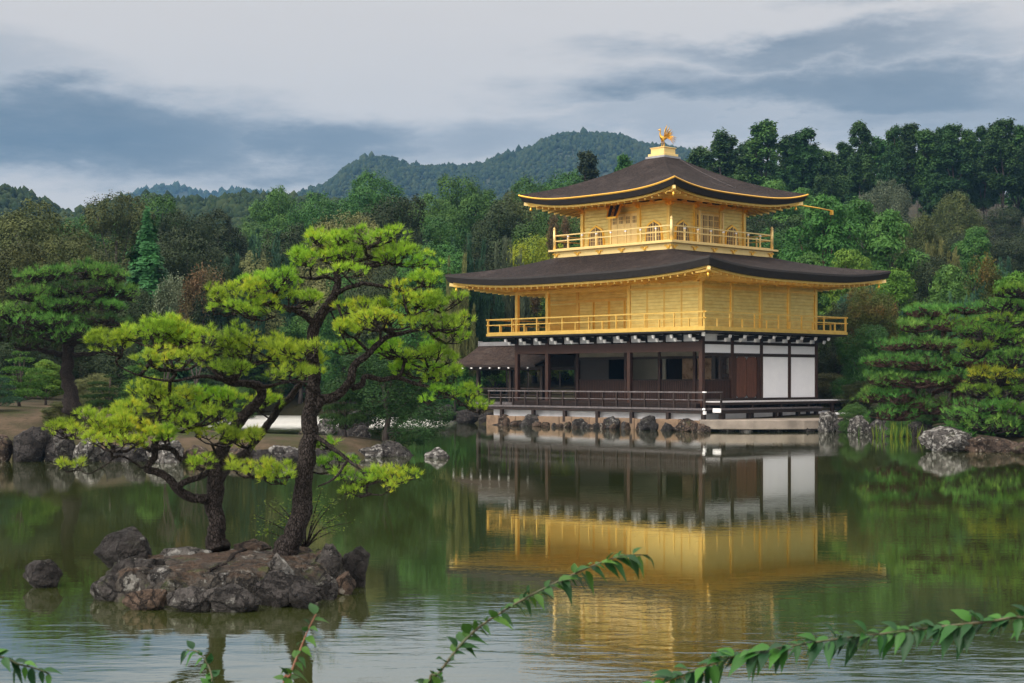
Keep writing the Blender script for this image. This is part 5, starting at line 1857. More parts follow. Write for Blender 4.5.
# shorter, spreading pine on the left of the islet
pine('yellow green spreading pine with a bowed lower limb, left of two on the islet', 17.2,
     [(219, 551, 17, 0), (217, 535, 12.5, 0), (216, 515, 11.5, 0), (214, 492, 11.5, 0), (215, 470, 11, 0), (221, 447, 9, .1), (233, 428, 8, .25), (244, 416, 7.5, .3), (254, 405, 7, .3), (262, 394, 6.5, .3), (259, 386, 6, .25), (245, 384, 5, .2), (226, 380, 4, .1), (208, 366, 2.4, -.1)],
     [[(213, 500, 8, 0), (200, 499, 7.5, -.1), (186, 494, 7, -.2), (176, 486, 6.5, -.25), (164, 476, 6, -.3), (148, 469, 5.5, -.35), (149, 462, 5, -.35), (155, 457, 5, -.3), (154, 447, 5, -.25), (160, 438, 3.6, -.2), (175, 430, 2.4, -.2)],
      [(178, 487, 5, -.25), (188, 480, 4.8, -.2), (199, 477, 4.5, -.15), (208, 471, 4.2, 0)],
      [(153, 450, 4, -.3), (164, 448, 4, -.25), (173, 451, 4, -.2), (182, 459, 3.8, -.15), (196, 458, 3.4, -.1), (214, 452, 3, 0)],
      [(152, 452, 3.5, -.35), (135, 440, 2.6, -.4), (110, 432, 2, -.45), (85, 428, 1.3, -.5)],
      [(143, 468, 1.8, -.4), (120, 456, 1.4, -.5), (104, 466, 1.1, -.55), (88, 474, .9, -.6), (78, 468, .7, -.6)],
      [(258, 386, 4, .25), (272, 385, 3, .2), (290, 381, 2.2, .1), (306, 372, 1.4, 0)],
      [(222, 379, 3.2, .1), (200, 377, 2.6, 0), (170, 381, 2, -.1), (140, 376, 1.5, -.2), (118, 366, 1, -.3)],
      [(240, 384, 3.0, .2), (228, 370, 2.4, .1), (215, 352, 1.8, 0), (200, 340, 1.2, 0)],
      [(250, 470, 0.9, -.1), (232, 462, 2.5, 0), (218, 470, 4, 0)],
      [(217, 484, 6, .05), (226, 472, 6.5, .3), (243, 455, 6.5, .6), (258, 438, 6.2, .8), (272, 420, 6, .9), (284, 402, 6, .8), (297, 388, 5, .7), (306, 376, 3.5, .6)]],
     [(122, 346, 30, 16, -.35, 'pine_bright'), (160, 334, 44, 22, -.2, 'pine_bright'), (205, 340, 46, 24, -.05, 'pine_bright'), (172, 362, 42, 14, -.55, 'pine_bright'), (250, 352, 42, 20, 0, 'pine_bright'), (292, 360, 32, 18, .05, 'pine_bright'), (228, 372, 32, 10, -.4, 'pine_bright'),
      (170, 396, 44, 18, .25, 'pine_bright'), (215, 400, 38, 15, .5, 'pine_lime'), (150, 412, 44, 17, -.2, 'pine_bright'), (195, 418, 42, 14, -.1, 'pine_bright'), (260, 405, 22, 12, .7, 'pine_lime'),
      (70, 430, 28, 12, -.5, 'pine_bright'), (102, 424, 34, 16, -.45, 'pine_bright'), (135, 432, 36, 18, -.4, 'pine_bright'), (112, 444, 34, 12, -.7, 'pine_bright'), (165, 438, 28, 13, -.5, 'pine_lime'),
      (212, 437, 32, 12, -.3, 'pine_bright'), (248, 440, 30, 13, -.1, 'pine_bright'), (204, 463, 20, 9, -.45, 'pine_bright'), (75, 466, 16, 7, -.6, 'pine_bright')], 7)

# taller pine
pine('taller pine with forked leaning trunk and bright flat top, right of two on the islet', 16.9,
     [(287, 556, 18, 0), (292, 538, 14, 0), (299, 512, 13.2, 0), (304, 482, 12, 0), (308, 450, 11.2, 0), (309, 425, 10.5, 0), (311, 404, 10, 0), (313, 382, 8.8, 0), (312, 360, 8.2, 0), (311, 340, 8, 0), (316, 321, 7.2, 0), (327, 306, 6.2, 0), (335, 294, 5.4, 0), (338, 280, 4.8, 0), (336, 270, 4, 0), (341, 262, 3, .05), (352, 252, 2, .1)],
     [[(314, 408, 8, 0), (326, 400, 7.5, -.05), (341, 395, 7, -.1), (349, 381, 6.8, -.15), (355, 367, 6, -.2), (365, 358, 5.4, -.2), (371, 352, 5, -.2), (381, 342, 4.2, -.2), (397, 334, 3.6, -.2), (413, 331, 2.8, -.25), (424, 328, 2.2, -.3), (431, 321, 1.6, -.3)],
      [(352, 388, 5, -.1), (363, 383, 4.8, -.05), (366, 376, 4.2, -.05), (382, 380, 3.8, 0), (398, 378, 3.3, .05), (420, 385, 2.8, .1), (442, 392, 2.2, .1), (458, 400, 1.4, .1)],
      [(335, 294, 3.6, 0), (346, 288, 3.4, -.05), (358, 285, 3.2, -.1), (364, 283, 3, -.1), (388, 287, 2.5, -.15), (408, 291, 1.8, -.2), (425, 284, 1.1, -.2)],
      [(312, 322, 5, 0), (303, 314, 4.6, -.05), (292, 309, 4.2, -.1), (281, 306, 3.8, -.15), (270, 304, 3.4, -.2), (252, 308, 2.6, -.25), (232, 314, 1.8, -.3)],
      [(337, 280, 3, 0), (325, 277, 2.8, 0), (312, 279, 2.3, -.05), (296, 276, 1.5, -.1)],
      [(339, 272, 2.6, 0), (352, 264, 2.2, .05), (373, 258, 2, .1), (392, 264, 1.6, .1), (408, 267, 1.2, .1), (428, 264, .8, .1)],
      [(318, 320, 3.4, 0), (330, 310, 3, .3), (340, 306, 2.5, .5)],
      [(336, 300, 2.6, -.1), (340, 312, 2, -.25), (343, 322, 1.4, -.3)],
      [(311, 434, 4, 0), (321, 440, 3.6, -.1), (336, 451, 3.2, -.2), (348, 460, 2.8, -.25), (358, 467, 2.2, -.3), (370, 479, 1.4, -.3), (390, 484, .9, -.3)],
      [(347, 461, 2.2, -.25), (340, 472, 2, -.4), (330, 481, 1.6, -.5), (318, 487, 1.2, -.5)],
      [(371, 353, 3, -.2), (362, 345, 2.4, -.3), (355, 338, 1.6, -.35)],
      [(305, 470, 1.8, 0), (285, 478, 1.6, -.1), (262, 474, 1.3, -.2), (250, 468, .9, -.2)]],
     [(330, 240, 36, 13, 0, 'pine_lime'), (365, 240, 40, 13, .1, 'pine_lime'), (312, 258, 26, 13, -.1, 'pine_lime'), (352, 257, 46, 12, -.1, 'pine_lime'), (400, 256, 32, 13, .1, 'pine_lime'), (424, 264, 18, 7, .1, 'pine_lime'), (345, 272, 22, 7, -.4, 'pine_lime'),
      (240, 296, 32, 17, -.3, 'pine_bright'), (275, 284, 40, 15, -.2, 'pine_lime'), (290, 299, 34, 13, -.35, 'pine_bright'), (255, 312, 36, 11, -.5, 'pine_bright'), (222, 308, 18, 9, -.3, 'pine_bright'),
      (425, 280, 24, 11, -.2, 'pine_bright'), (405, 287, 16, 5, -.2, 'pine_bright'),
      (372, 308, 34, 12, -.1, 'pine_bright'), (410, 306, 38, 14, -.2, 'pine_bright'), (444, 304, 26, 12, -.2, 'pine_bright'), (385, 322, 46, 12, -.4, 'pine_bright'), (440, 322, 36, 13, -.3, 'pine_bright'), (352, 330, 26, 11, -.35, 'pine_bright'), (446, 336, 24, 12, .1, 'pine_lime'), (350, 348, 24, 8, .4, 'pine_lime'),
      (405, 350, 40, 13, .2, 'pine_lime'), (428, 358, 32, 14, .15, 'pine_lime'), (425, 372, 36, 11, .3, 'pine_lime'), (450, 376, 22, 12, .1, 'pine_bright'), (466, 398, 18, 12, .05, 'pine_bright'), (448, 392, 18, 9, -.15, 'pine_lime'), (482, 408, 10, 7, .05, 'pine_bright'), (430, 400, 8, 5, -.2, 'pine_lime'),
      (306, 352, 34, 13, -.5, 'pine_bright'), (300, 375, 30, 10, -.5, 'pine_bright'),
      (250, 470, 26, 12, -.25, 'pine_bright'), (282, 476, 26, 12, -.3, 'pine_bright'), (335, 462, 24, 9, .2, 'pine_lime'), (352, 478, 34, 11, -.3, 'pine_bright'), (392, 476, 26, 10, -.3, 'pine_bright'), (372, 490, 26, 7, -.45, 'pine_bright'), (330, 445, 18, 6, .1, 'pine_lime')], 8)

# large dark pine on the left bank
pine('large dark green layered pine on the bank at the left', 46,
     [(72, 412, 13, 0), (70, 392, 9, 0), (67, 368, 8, 0), (68, 350, 7.5, 0), (76, 335, 6.5, 0), (84, 322, 5.5, 0), (86, 305, 4.5, 0), (80, 290, 3.5, 0), (74, 278, 2.5, 0)],
     [[(68, 354, 4.5, 0), (55, 353, 4, -.2), (42, 350, 3.5, -.3), (25, 342, 2.5, -.3), (8, 338, 1.5, -.3)], [(70, 354, 4, 0), (85, 355, 3.5, 0), (98, 353, 2.6, 0), (112, 345, 1.6, 0)], [(84, 322, 3.4, 0), (98, 322, 3, .2), (116, 324, 2, .3)],
      [(76, 336, 3, 0), (60, 326, 2.6, -.3), (48, 314, 2.2, -.4), (35, 306, 1.6, -.4)], [(85, 306, 2.6, 0), (98, 298, 2.2, .2), (112, 292, 1.4, .2)], [(80, 292, 2.2, 0), (62, 288, 2, -.2), (48, 282, 1.4, -.2)]],
     [(45, 276, 34, 10, 0, 'pine_bank'), (85, 272, 36, 9, .3, 'pine_bank'), (110, 276, 18, 7, 0, 'pine_bank'), (38, 295, 38, 10, -.6, 'pine_bank'), (80, 288, 30, 9, -.8, 'pine_dark'), (112, 292, 24, 10, .2, 'pine_bank'), (60, 306, 34, 9, -.9, 'pine_bank'), (108, 308, 22, 8, -.6, 'pine_bank'),
      (15, 314, 34, 11, -.5, 'pine_bank'), (50, 324, 40, 10, -1.2, 'pine_bank'), (98, 322, 32, 9, -.7, 'pine_dark'), (8, 332, 34, 11, -.4, 'pine_dark'), (62, 336, 36, 9, -1.0, 'pine_bank'), (118, 330, 20, 8, .3, 'pine_bank'), (25, 345, 28, 8, -.8, 'pine_dark')], 17, nlen=.17, nwid=.013, nn=15, dens=4.2, spread=.5)
# leaning pine on the right shore
pine('layered green pine with a leaning bare trunk on the right shore', 55,
     [(969, 416, 9, 0), (963, 402, 6.5, 0), (956, 388, 6, 0), (950, 374, 5.4, 0), (947, 358, 5, 0), (944, 342, 4, 0), (943, 326, 3, 0), (946, 314, 2, 0)],
     [[(952, 388, 4, 0), (942, 389, 3.6, -.2), (930, 396, 3.2, -.3), (917, 399, 2.6, -.4), (905, 402, 1.6, -.4)], [(947, 362, 3, 0), (935, 366, 2.6, -.2), (920, 362, 2, -.3), (905, 358, 1.2, -.3)], [(944, 344, 2.8, 0), (932, 344, 2.2, -.2), (920, 338, 1.6, -.2)],
      [(945, 340, 2.4, 0), (958, 334, 2, .2), (972, 326, 1.4, .2)], [(950, 374, 2.6, 0), (968, 372, 2.2, .3), (985, 370, 1.4, .3)]],
     [(930, 312, 32, 8, 0, 'pine_bank'), (965, 309, 30, 8, .3, 'pine_bank'), (915, 327, 28, 8, -.6, 'pine_bank'), (955, 325, 34, 8, -.6, 'pine_fresh'), (905, 345, 30, 8, -.6, 'pine_bank'), (940, 345, 30, 8, -1.0, 'pine_bank'), (980, 340, 24, 9, .4, 'pine_bank'),
      (892, 362, 26, 8, -.6, 'pine_bank'), (925, 364, 34, 8, -1.2, 'pine_bank'), (965, 362, 30, 8, -.9, 'pine_bank'), (884, 380, 26, 9, -.5, 'pine_bank'), (915, 382, 34, 9, -1.1, 'pine_bank'), (958, 378, 28, 7, -1.2, 'pine_bank'), (875, 396, 22, 9, -.4, 'pine_bank'), (900, 398, 30, 10, -.8, 'pine_bank'),
      (930, 408, 32, 9, -.7, 'pine_bank'), (895, 414, 28, 8, -.6, 'pine_bank'), (985, 385, 26, 10, .8, 'pine_dark'), (950, 418, 24, 8, .6, 'pine_dark')], 18, nlen=.19, nwid=.015, nn=14, dens=4.6, spread=.5, bark='bark_red')
# pine cut by the right edge
pine('yellowish green pine with drooping pads cut by the right edge', 50,
     [(1066, 440, 10, 0), (1060, 410, 8, 0), (1050, 380, 7, 0), (1046, 350, 6, 0), (1042, 320, 4.5, 0), (1036, 300, 3, 0)],
     [[(1048, 366, 4, 0), (1028, 350, 3.4, -.3), (1008, 346, 2.8, -.5), (990, 350, 2, -.6), (972, 354, 1.2, -.6)], [(1052, 385, 3.6, 0), (1030, 392, 3, -.4), (1005, 396, 2.2, -.7), (980, 402, 1.4, -.8)], [(1044, 336, 3, 0), (1024, 328, 2.4, -.2), (1004, 326, 1.6, -.3)], [(1058, 405, 4, 0), (1030, 418, 3, -.5), (1000, 424, 2, -.8), (970, 420, 1.2, -.9)]],
     [(1018, 292, 26, 9, 0, 'pine_fresh'), (1002, 306, 22, 8, .2, 'pine_bank'), (1010, 322, 30, 9, -.2, 'pine_fresh'), (985, 334, 26, 10, -.4, 'pine_fresh'), (1014, 340, 28, 9, -.6, 'pine_fresh'), (978, 352, 22, 9, -.6, 'pine_fresh'), (1012, 360, 28, 10, -.8, 'pine_bank'),
      (1000, 378, 32, 10, -.7, 'lime'), (978, 392, 24, 9, -.8, 'pine_fresh'), (1012, 394, 30, 11, -1.0, 'pine_fresh'), (985, 408, 30, 10, -1.1, 'pine_bank'), (1015, 414, 30, 11, -1.2, 'pine_fresh'), (962, 416, 24, 9, -1.0, 'pine_bank'), (990, 426, 30, 10, -1.3, 'pine_bank'), (1020, 430, 26, 10, -1.4, 'pine_bank'), (955, 430, 14, 7, -1.1, 'pine_bank'), (975, 438, 16, 6, -1.3, 'pine_bank')], 19, nlen=.18, nwid=.014, nn=14, dens=4.6, spread=.5)


# ------------------------------------------------------------------ trees round the pond and up the slopes
for a in [
    # left wood
    (35, 198, 112, 96, 'broad', 'olive', 'broad olive brown oak at the left edge of the wood'), (22, 238, 100, 80, 'broad', 'olive', 'wide olive tree standing behind the top of the layered bank pine'), (76, 232, 70, 84, 'broad', 'olive', 'olive tree with a lumpy crown above the right half of the bank pine'),
    (116, 188, 86, 108, 'broad', 'olive', 'tallest olive brown domed oak in the left wood'), (82, 214, 50, 116, 'broad', 'green', 'mid green tree between two olive oaks in the left wood'), (150, 190, 54, 118, 'broad', 'green', 'green tree peeping over the right shoulder of the domed oak'),
    (147, 214, 130, 76, 'conifer', 'fir', 'deep green conical fir in front of the brown oaks'), (186, 208, 46, 112, 'broad', 'dark', 'dark brown round tree right of the conical fir top'), (186, 226, 58, 86, 'broad', 'dark', 'black green tree directly right of the conical fir'),
    (219, 206, 52, 118, 'broad', 'dark', 'dark brown round tree under the left ridge, above the blue green one'), (250, 216, 84, 84, 'plume', 'blue_green', 'feathery blue green cedar left above the pine top'), (258, 247, 56, 72, 'broad', 'olive_light', 'pale olive tree right behind the top of the taller pine'),
    (196, 268, 46, 60, 'sparse', 'rust', 'half bare rusty brown tree behind the yellow pine'), (165, 278, 42, 58, 'sparse', 'grey_green', 'grey green thin tree left of the rusty one'), (140, 285, 50, 66, 'broad', 'dark', 'dark round tree below the conical fir'),
    (278, 185, 66, 150, 'broad', 'green', 'green tree on the skyline left of the taller pine top'), (318, 190, 60, 142, 'broad', 'green', 'green tree on the skyline straight above the taller pine'), (372, 166, 84, 150, 'broad', 'green', 'highest green tree on the skyline between taller pine and pavilion'),
    (392, 190, 66, 112, 'broad', 'dark', 'large black green round tree above the right end of the pine top'), (345, 208, 52, 98, 'broad', 'olive_light', 'pale olive rounded tree behind the flat pine top'), (296, 222, 40, 104, 'broad', 'dark', 'dark olive tree left behind the flat pine top'),
    (430, 188, 56, 140, 'broad', 'green', 'green tree right of the black green round one on the skyline'), (466, 171, 56, 146, 'broad', 'green', 'pointed green tree standing highest left of the top roof'), (440, 212, 60, 116, 'broad', 'green', 'mid green round tree under the pointed skyline tree'),
    (470, 222, 58, 90, 'plume', 'blue_green', 'blue green feathery cedar left of the pavilion balcony'), (507, 226, 46, 92, 'plume', 'grey_green', 'grey green feathery tree touching the middle roof tip'), (455, 240, 40, 86, 'plume', 'olive_light', 'pale tan plumed tree between pine and middle roof'),
    (430, 238, 52, 84, 'broad', 'green', 'green bushy tree right behind the end of the flat pine top'), (510, 190, 40, 138, 'broad', 'olive', 'olive tree left of the top roof tip'), (530, 172, 50, 150, 'broad', 'green', 'bright green tree behind the left tip of the top roof'), (500, 200, 46, 120, 'broad', 'dark', 'dark tree between blue green cedar and the top roof tip'),
    (535, 232, 34, 102, 'broad', 'lime', 'yellow green bush tree left of the top balcony'), (548, 200, 40, 110, 'broad', 'green', 'green tree under the left eave of the top roof'), (560, 215, 34, 100, 'sparse', 'rust', 'pinkish brown thin tree left of the top storey wall'),
    (585, 152, 50, 165, 'loose', 'dark', 'dark open pine above the left slope of the top roof'), (560, 168, 50, 160, 'broad', 'green', 'green tree above the left slope of the top roof'), (622, 155, 44, 160, 'loose', 'pine_mid', 'bright green pine above the middle of the top roof slope'), (650, 160, 40, 165, 'loose', 'pine_mid', 'pine left behind the phoenix pedestal'),
    (480, 285, 60, 92, 'broad', 'dark', 'dark tree beyond the left end of the golden gallery'), (528, 292, 44, 96, 'sparse', 'rust', 'rusty reddish tree seen between the gallery posts'), (500, 318, 60, 98, 'broad', 'dark', 'dark rounded tree low behind the gallery railing'), (420, 290, 60, 88, 'broad', 'olive_light', 'pale olive tree behind the right limbs of the taller pine'), (385, 262, 56, 92, 'broad', 'dark', 'dark tree under the flat pine top'),
    (345, 270, 60, 84, 'broad', 'green', 'green tree behind the fork of the taller pine'), (300, 315, 70, 74, 'broad', 'green', 'green tree behind the left limb of the taller pine'), (455, 330, 70, 92, 'gpine', 'pine_mid', 'green garden pine behind the landing pavilion'), (495, 352, 60, 96, 'gpine', 'pine_fresh', 'fresh green garden pine seen through the landing pavilion'), (430, 352, 60, 94, 'gpine', 'pine_mid', 'green garden pine left of the landing pavilion'),
    (386, 340, 96, 47, 'broad', 'pine_dark', 'dense dark pine bush standing on the tip of the spit'), (346, 372, 50, 47, 'gpine', 'pine_dark', 'small dark pine on the spit behind the taller trunk'),
    # low trees on the left bank
    (20, 352, 70, 52, 'gpine', 'pine_mid', 'low green pine at the left edge under the layered pine'), (46, 358, 56, 60, 'gpine', 'pine_fresh', 'low paler pine left of the bank pine trunk'), (110, 374, 56, 54, 'gpine', 'pine_dark', 'low dark pine right of the bank pine trunk'), (-6, 365, 50, 49, 'gpine', 'blue_green', 'blue green low bush at the far left edge'), (150, 345, 70, 64, 'gpine', 'pine_mid', 'green pine behind the middle layers of the yellow pine'),
    (205, 372, 64, 60, 'gpine', 'pine_dark', 'dark low pine behind the crook of the yellow pine'), (262, 352, 70, 68, 'gpine', 'pine_mid', 'green low pine between the crowns of the two islet pines'), (96, 372, 40, 62, 'broad', 'olive_light', 'yellowish olive shrub right behind the bank pine trunk'), (90, 330, 60, 74, 'broad', 'dark', 'dark tree filling the gap behind the bank pine'), (20, 300, 80, 72, 'broad', 'dark', 'dark tree behind the left half of the bank pine'),
    (245, 290, 60, 76, 'broad', 'dark', 'dark tree behind the left limb of the taller pine crown'),
    # right slope, middle distance
    (824, 191, 48, 100, 'gpine', 'pine_mid', 'rounded green pine with red trunk right of the top roof', None, 'bark_red'), (856, 198, 56, 106, 'gpine', 'pine_mid', 'green cloud pine right of the red trunked one'), (888, 206, 60, 100, 'gpine', 'pine_mid', 'layered green pine above the right end of the middle roof'), (886, 178, 42, 150, 'broad', 'grey_green', 'grey green round tree before the dark trunks'),
    (958, 189, 46, 145, 'broad', 'olive', 'olive round tree before the dark trunks on the right slope'), (920, 212, 56, 120, 'broad', 'olive', 'brownish olive tree in the middle of the right slope'), (940, 232, 50, 112, 'plume', 'olive_light', 'pale feathery tree on the right slope'), (975, 226, 60, 118, 'gpine', 'pine_mid', 'bright layered pine on the right slope under the tall trunks'),
    (1002, 236, 76, 132, 'broad', 'dark', 'dark undergrowth tree below the tall trunks near the right edge'), (966, 230, 64, 130, 'broad', 'dark', 'dark undergrowth tree between olive tree and layered pine'), (1040, 226, 76, 138, 'broad', 'dark', 'dark undergrowth tree cut by the right edge of the slope'), (935, 214, 56, 150, 'broad', 'dark', 'dark small tree in the shade of the hilltop pines'), (1000, 205, 60, 172, 'broad', 'dark', 'darkest low tree deep among the trunks on the right'),
    (1008, 246, 60, 104, 'plume', 'blue_green', 'blue green feathery tree at the right edge of the slope'), (780, 226, 46, 104, 'broad', 'green', 'green tree right of the top balcony'), (760, 208, 50, 116, 'broad', 'dark', 'dark tree behind the right eave of the top storey'), (800, 214, 50, 112, 'gpine', 'pine_dark', 'dark pine left of the red trunked pine'), (810, 248, 60, 96, 'gpine', 'pine_mid', 'green pine above the middle of the right roof slope'), (845, 246, 60, 95, 'gpine', 'pine_fresh', 'fresh green pine above the right end of the middle roof'),
    (868, 262, 60, 92, 'plume', 'blue_green', 'blue green bush tree over the right roof tip'), (925, 252, 60, 98, 'broad', 'dark', 'dark brown tree with bare twigs on the right slope'), (950, 262, 60, 92, 'gpine', 'pine_mid', 'green layered pine left of the turning maple'), (896, 268, 70, 84, 'gpine', 'pine_fresh', 'light green pine right of the middle roof tip'), (985, 258, 44, 78, 'sparse', 'rust_green', 'orange tipped maple on the right slope'), (960, 285, 44, 76, 'plume', 'blue_green', 'blue green shrub tree below the turning maple'),
    (868, 282, 56, 80, 'broad', 'rust_green', 'tree with pinkish turning leaves below the roof tip'), (1016, 268, 50, 70, 'gpine', 'pine_fresh', 'bright green pine at the right edge above the yellowish one'), (840, 300, 52, 82, 'broad', 'dark', 'dark tree beside the right end of the gallery'), (866, 322, 60, 76, 'broad', 'green', 'deep green tree behind the leaning pine'), (840, 350, 60, 84, 'broad', 'dark', 'black green tree right behind the white wall panels'),
    (832, 372, 48, 79, 'broad', 'olive_light', 'yellow olive shrub tree right of the white panels'), (862, 380, 44, 74, 'broad', 'olive', 'olive shrub tree above the shore rocks'), (990, 300, 60, 66, 'gpine', 'pine_mid', 'green pine behind the leaning one on the right shore'), (930, 300, 60, 72, 'gpine', 'pine_dark', 'dark pine behind the top of the leaning pine'),
]:
    bg(*a)

# tall forest on the right hill
tall = [(700, 146, 50, 185), (722, 132, 58, 180), (746, 140, 40, 190), (766, 120, 60, 182), (790, 136, 44, 188), (803, 128, 50, 180), (826, 150, 42, 184), (846, 142, 38, 190), (861, 122, 42, 172), (880, 138, 40, 186), (893, 126, 40, 180),
        (908, 123, 38, 184), (924, 130, 40, 182), (938, 128, 38, 186), (952, 124, 40, 180), (968, 130, 38, 184), (984, 126, 40, 182), (1002, 119, 44, 178), (1018, 126, 42, 184), (1036, 122, 44, 180), (1058, 118, 46, 182)]
where = ['left behind the phoenix', 'first pointed crown right of the phoenix', 'dark crown between the two highest crowns by the phoenix', 'highest feathery crown over the right roof slope', 'narrow crown in the gap right of the feathery one', 'open crown with side branches over the right roof tip', 'low crown in the dip of the skyline',
         'crown right of the dip of the skyline', 'lone pale trunk with sparse layered crown', 'crown right of the lone pale trunk', 'first of the even row of crowns on the right', '', '', '', '', '', '', 'tallest crown near the right edge', '', '', '']
for i, (x, yt, w_, Y) in enumerate(tall):
    col = 'pine_dark' if i % 3 else 'green'
    lab = ('tall dark forest pine, ' + where[i]) if where[i] else 'tall dark forest pine in the even row of the right hilltop'
    bg(x, yt, w_ * (1.15 if i < 9 else (1.2, .95, 1.35)[i % 3]), Y, 'loose', col, lab, 'tall pines along the right hilltop', 'bark_pale' if i == 8 else 'bark_far', [0, 2, 0, 2, 1, 0, 2, 0, 3, 2, 0, 1, 3, 0, 3, 1, 0, 3, 1, 3, 0][i])
    if i == 8:
        pass

# filler rows of the wood, below the skyline of the photo
SK = [(-60, 190), (0, 200), (60, 205), (110, 194), (200, 208), (280, 192), (340, 186), (390, 176), (450, 182), (520, 184), (580, 166), (640, 166), (700, 150), (760, 138), (830, 152), (880, 140), (950, 134), (1080, 130)]
rf = random.Random(77)


def sky_y(x):
    return float(np.interp(x, [p[0] for p in SK], [p[1] for p in SK]))


fill = []
for Y0, n, drop in ((310, 44, 16), (285, 44, 12), (262, 44, 8), (240, 30, 6), (225, 34, 4), (200, 30, 10), (168, 34, 20), (140, 30, 36), (118, 26, 62), (104, 20, 92)):
    for i in range(n):
        x = -60 + 1150 * (i + rf.uniform(.1, .9)) / n
        Y = Y0 + rf.uniform(-9, 9)
        right = x > 690
        if not right and Y0 in (310, 285, 240):
            continue
        if right and Y0 < 165:
            if Y0 < 130 or rf.random() < .5:
                continue
        yt = sky_y(x) + drop + rf.uniform(0, 22)
        if x < 690 and yt < 200 and Y0 > 190:
            yt += 8
        if x > 850 and Y < 176:
            yt = max(yt, float(np.interp(x, [850, 900, 960, 1024], [205, 215, 228, 250])) + rf.uniform(0, 20))
        X = gx(x, Y)
        z = tz(X, Y)
        h = H + (HY - yt) / F * Y - z
        if h < 4:
            continue
        if right and Y0 > 165:
            h = max(h, 9.5)
            sh, cl, w_ = 'loose', rf.choice(['pine_dark', 'green', 'pine_dark']), h * rf.uniform(.30, .42)
            lab, gr = 'dark slim pine deep inside the right hill forest', 'slim pines inside the right hill forest'
        elif right:
            sh, cl, w_ = 'cloud', rf.choice(['pine_mid', 'pine_dark', 'pine_mid']), h * rf.uniform(.7, 1.0)
            lab, gr = 'green layered pine on the lower right slope among others like it', 'layered pines on the right slope'
        else:
            sh = 'broad'
            cl = rf.choice(['green', 'green', 'olive', 'dark', 'olive_light'])
            w_ = h * rf.uniform(.7, 1.0)
            lab, gr = {'green': ('mid green round tree in the mixed wood behind the pond', 'green trees of the mixed wood'), 'olive': ('olive brown round tree in the mixed wood behind the pond', 'olive trees of the mixed wood'),
                       'dark': ('black green round tree in the mixed wood behind the pond', 'dark trees of the mixed wood'), 'olive_light': ('pale olive round tree in the mixed wood behind the pond', 'pale olive trees of the mixed wood')}[cl]
        tree(sh, cl, X, Y, z - .2, h, w_, lab, gr)

# shrubs at the water and under the trees
for i, (x, yt, w_, Y, cl, lab) in enumerate([(285, 384, 46, 98, 'green', 'green shrub on the far shore left of the taller trunk'), (312, 378, 40, 99, 'dark', 'dark shrub on the far shore behind the taller trunk'), (338, 388, 44, 98.5, 'olive', 'olive shrub on the far shore right of the taller trunk'),
                                            (362, 380, 50, 99, 'green', 'green shrub on the far shore left of the spit bush'), (260, 380, 50, 97, 'dark', 'dark shrub on the far shore between the two islet pines'), (232, 386, 46, 88, 'green', 'green shrub behind the crook of the shorter pine'),
                                            (208, 392, 50, 76, 'dark', 'dark shrub behind the shorter pine on the bank'), (180, 396, 50, 66, 'green', 'green shrub behind the lower boughs of the shorter pine'), (150, 398, 44, 60, 'olive', 'olive shrub behind the left boughs of the shorter pine')]):
    X = gx(x, Y)
    z = max(0, tz(X, Y)) - .1
    t = tree('broad', cl, X, Y, z, H + (HY - yt) / F * Y - z, w_ / F * Y, lab)
    t.name = 'shrub'
    t['category'] = 'shrub'
for (x, yt, w_, Y, sh, cl, lab) in [(62, 401, 54, 47, 'broad', 'olive', 'clipped low olive shrub at the foot of the bank pine'), (856, 402, 32, 66, 'broad', 'green', 'leafy green shrub behind the pale craggy shore rock'), (884, 400, 36, 66.5, 'broad', 'dark', 'dark shrub under the leaning pine'),
                                     (930, 402, 50, 60, 'broad', 'green', 'green shrub under the leaning pine trunk'), (1000, 412, 60, 52, 'broad', 'dark', 'dark shrub below the yellowish edge pine'), (836, 396, 30, 82, 'broad', 'green', 'low green shrub behind the bleached platform'),
                                     (905, 408, 40, 61, 'broad', 'green', 'green shrub at the waterline behind the iris clump'), (948, 414, 46, 51, 'gpine', 'pine_dark', 'low dark pine just behind the lichen boulder'), (985, 420, 60, 49.6, 'gpine', 'pine_mid', 'low green pine behind the broad brown boulder'), (1020, 418, 50, 49, 'broad', 'green', 'green shrub at the right edge above the brown boulder'), (878, 412, 30, 67.5, 'broad', 'olive', 'small olive shrub behind the grey shore rock'),
                                     (440, 396, 40, 90, 'broad', 'dark', 'dark shrub on the far shore left of the landing pavilion'), (475, 392, 40, 86, 'broad', 'green', 'green shrub below the landing pavilion floor'), (410, 400, 40, 97, 'broad', 'green', 'green shrub on the far shore behind the spit bush')]:
    X = gx(x, Y)
    z = max(0, tz(X, Y)) - .1
    t = tree(sh, cl, X, Y, z, H + (HY - yt) / F * Y - z, w_ / F * Y, lab)
    t.name = 'shrub'
    t['category'] = 'shrub'


L['iris'] = leaf_mat('iris_blades', [(.025, .06, .012), (.06, .11, .015), (.14, .16, .018)], .3, .5, .05)


def iris(x, Y, n, seed, label):
    rng = np.random.default_rng(seed)
    c = px(x, 440, Y)
    P = np.stack([c.x + rng.normal(0, .42, n), Y + rng.normal(0, .6, n), np.full(n, -.05)], -1)
    A = unit(np.stack([rng.normal(0, .12, n), rng.normal(0, .12, n), np.ones(n)], -1))
    V, Fc = needle_tufts(P, A, 5, .62, .04, .12, rng)
    o = link('iris_clump', np_mesh('iris_clump', V, Fc, np.repeat(rng.random(n), 5)), L['iris'])
    tag(o, label, 'plant')


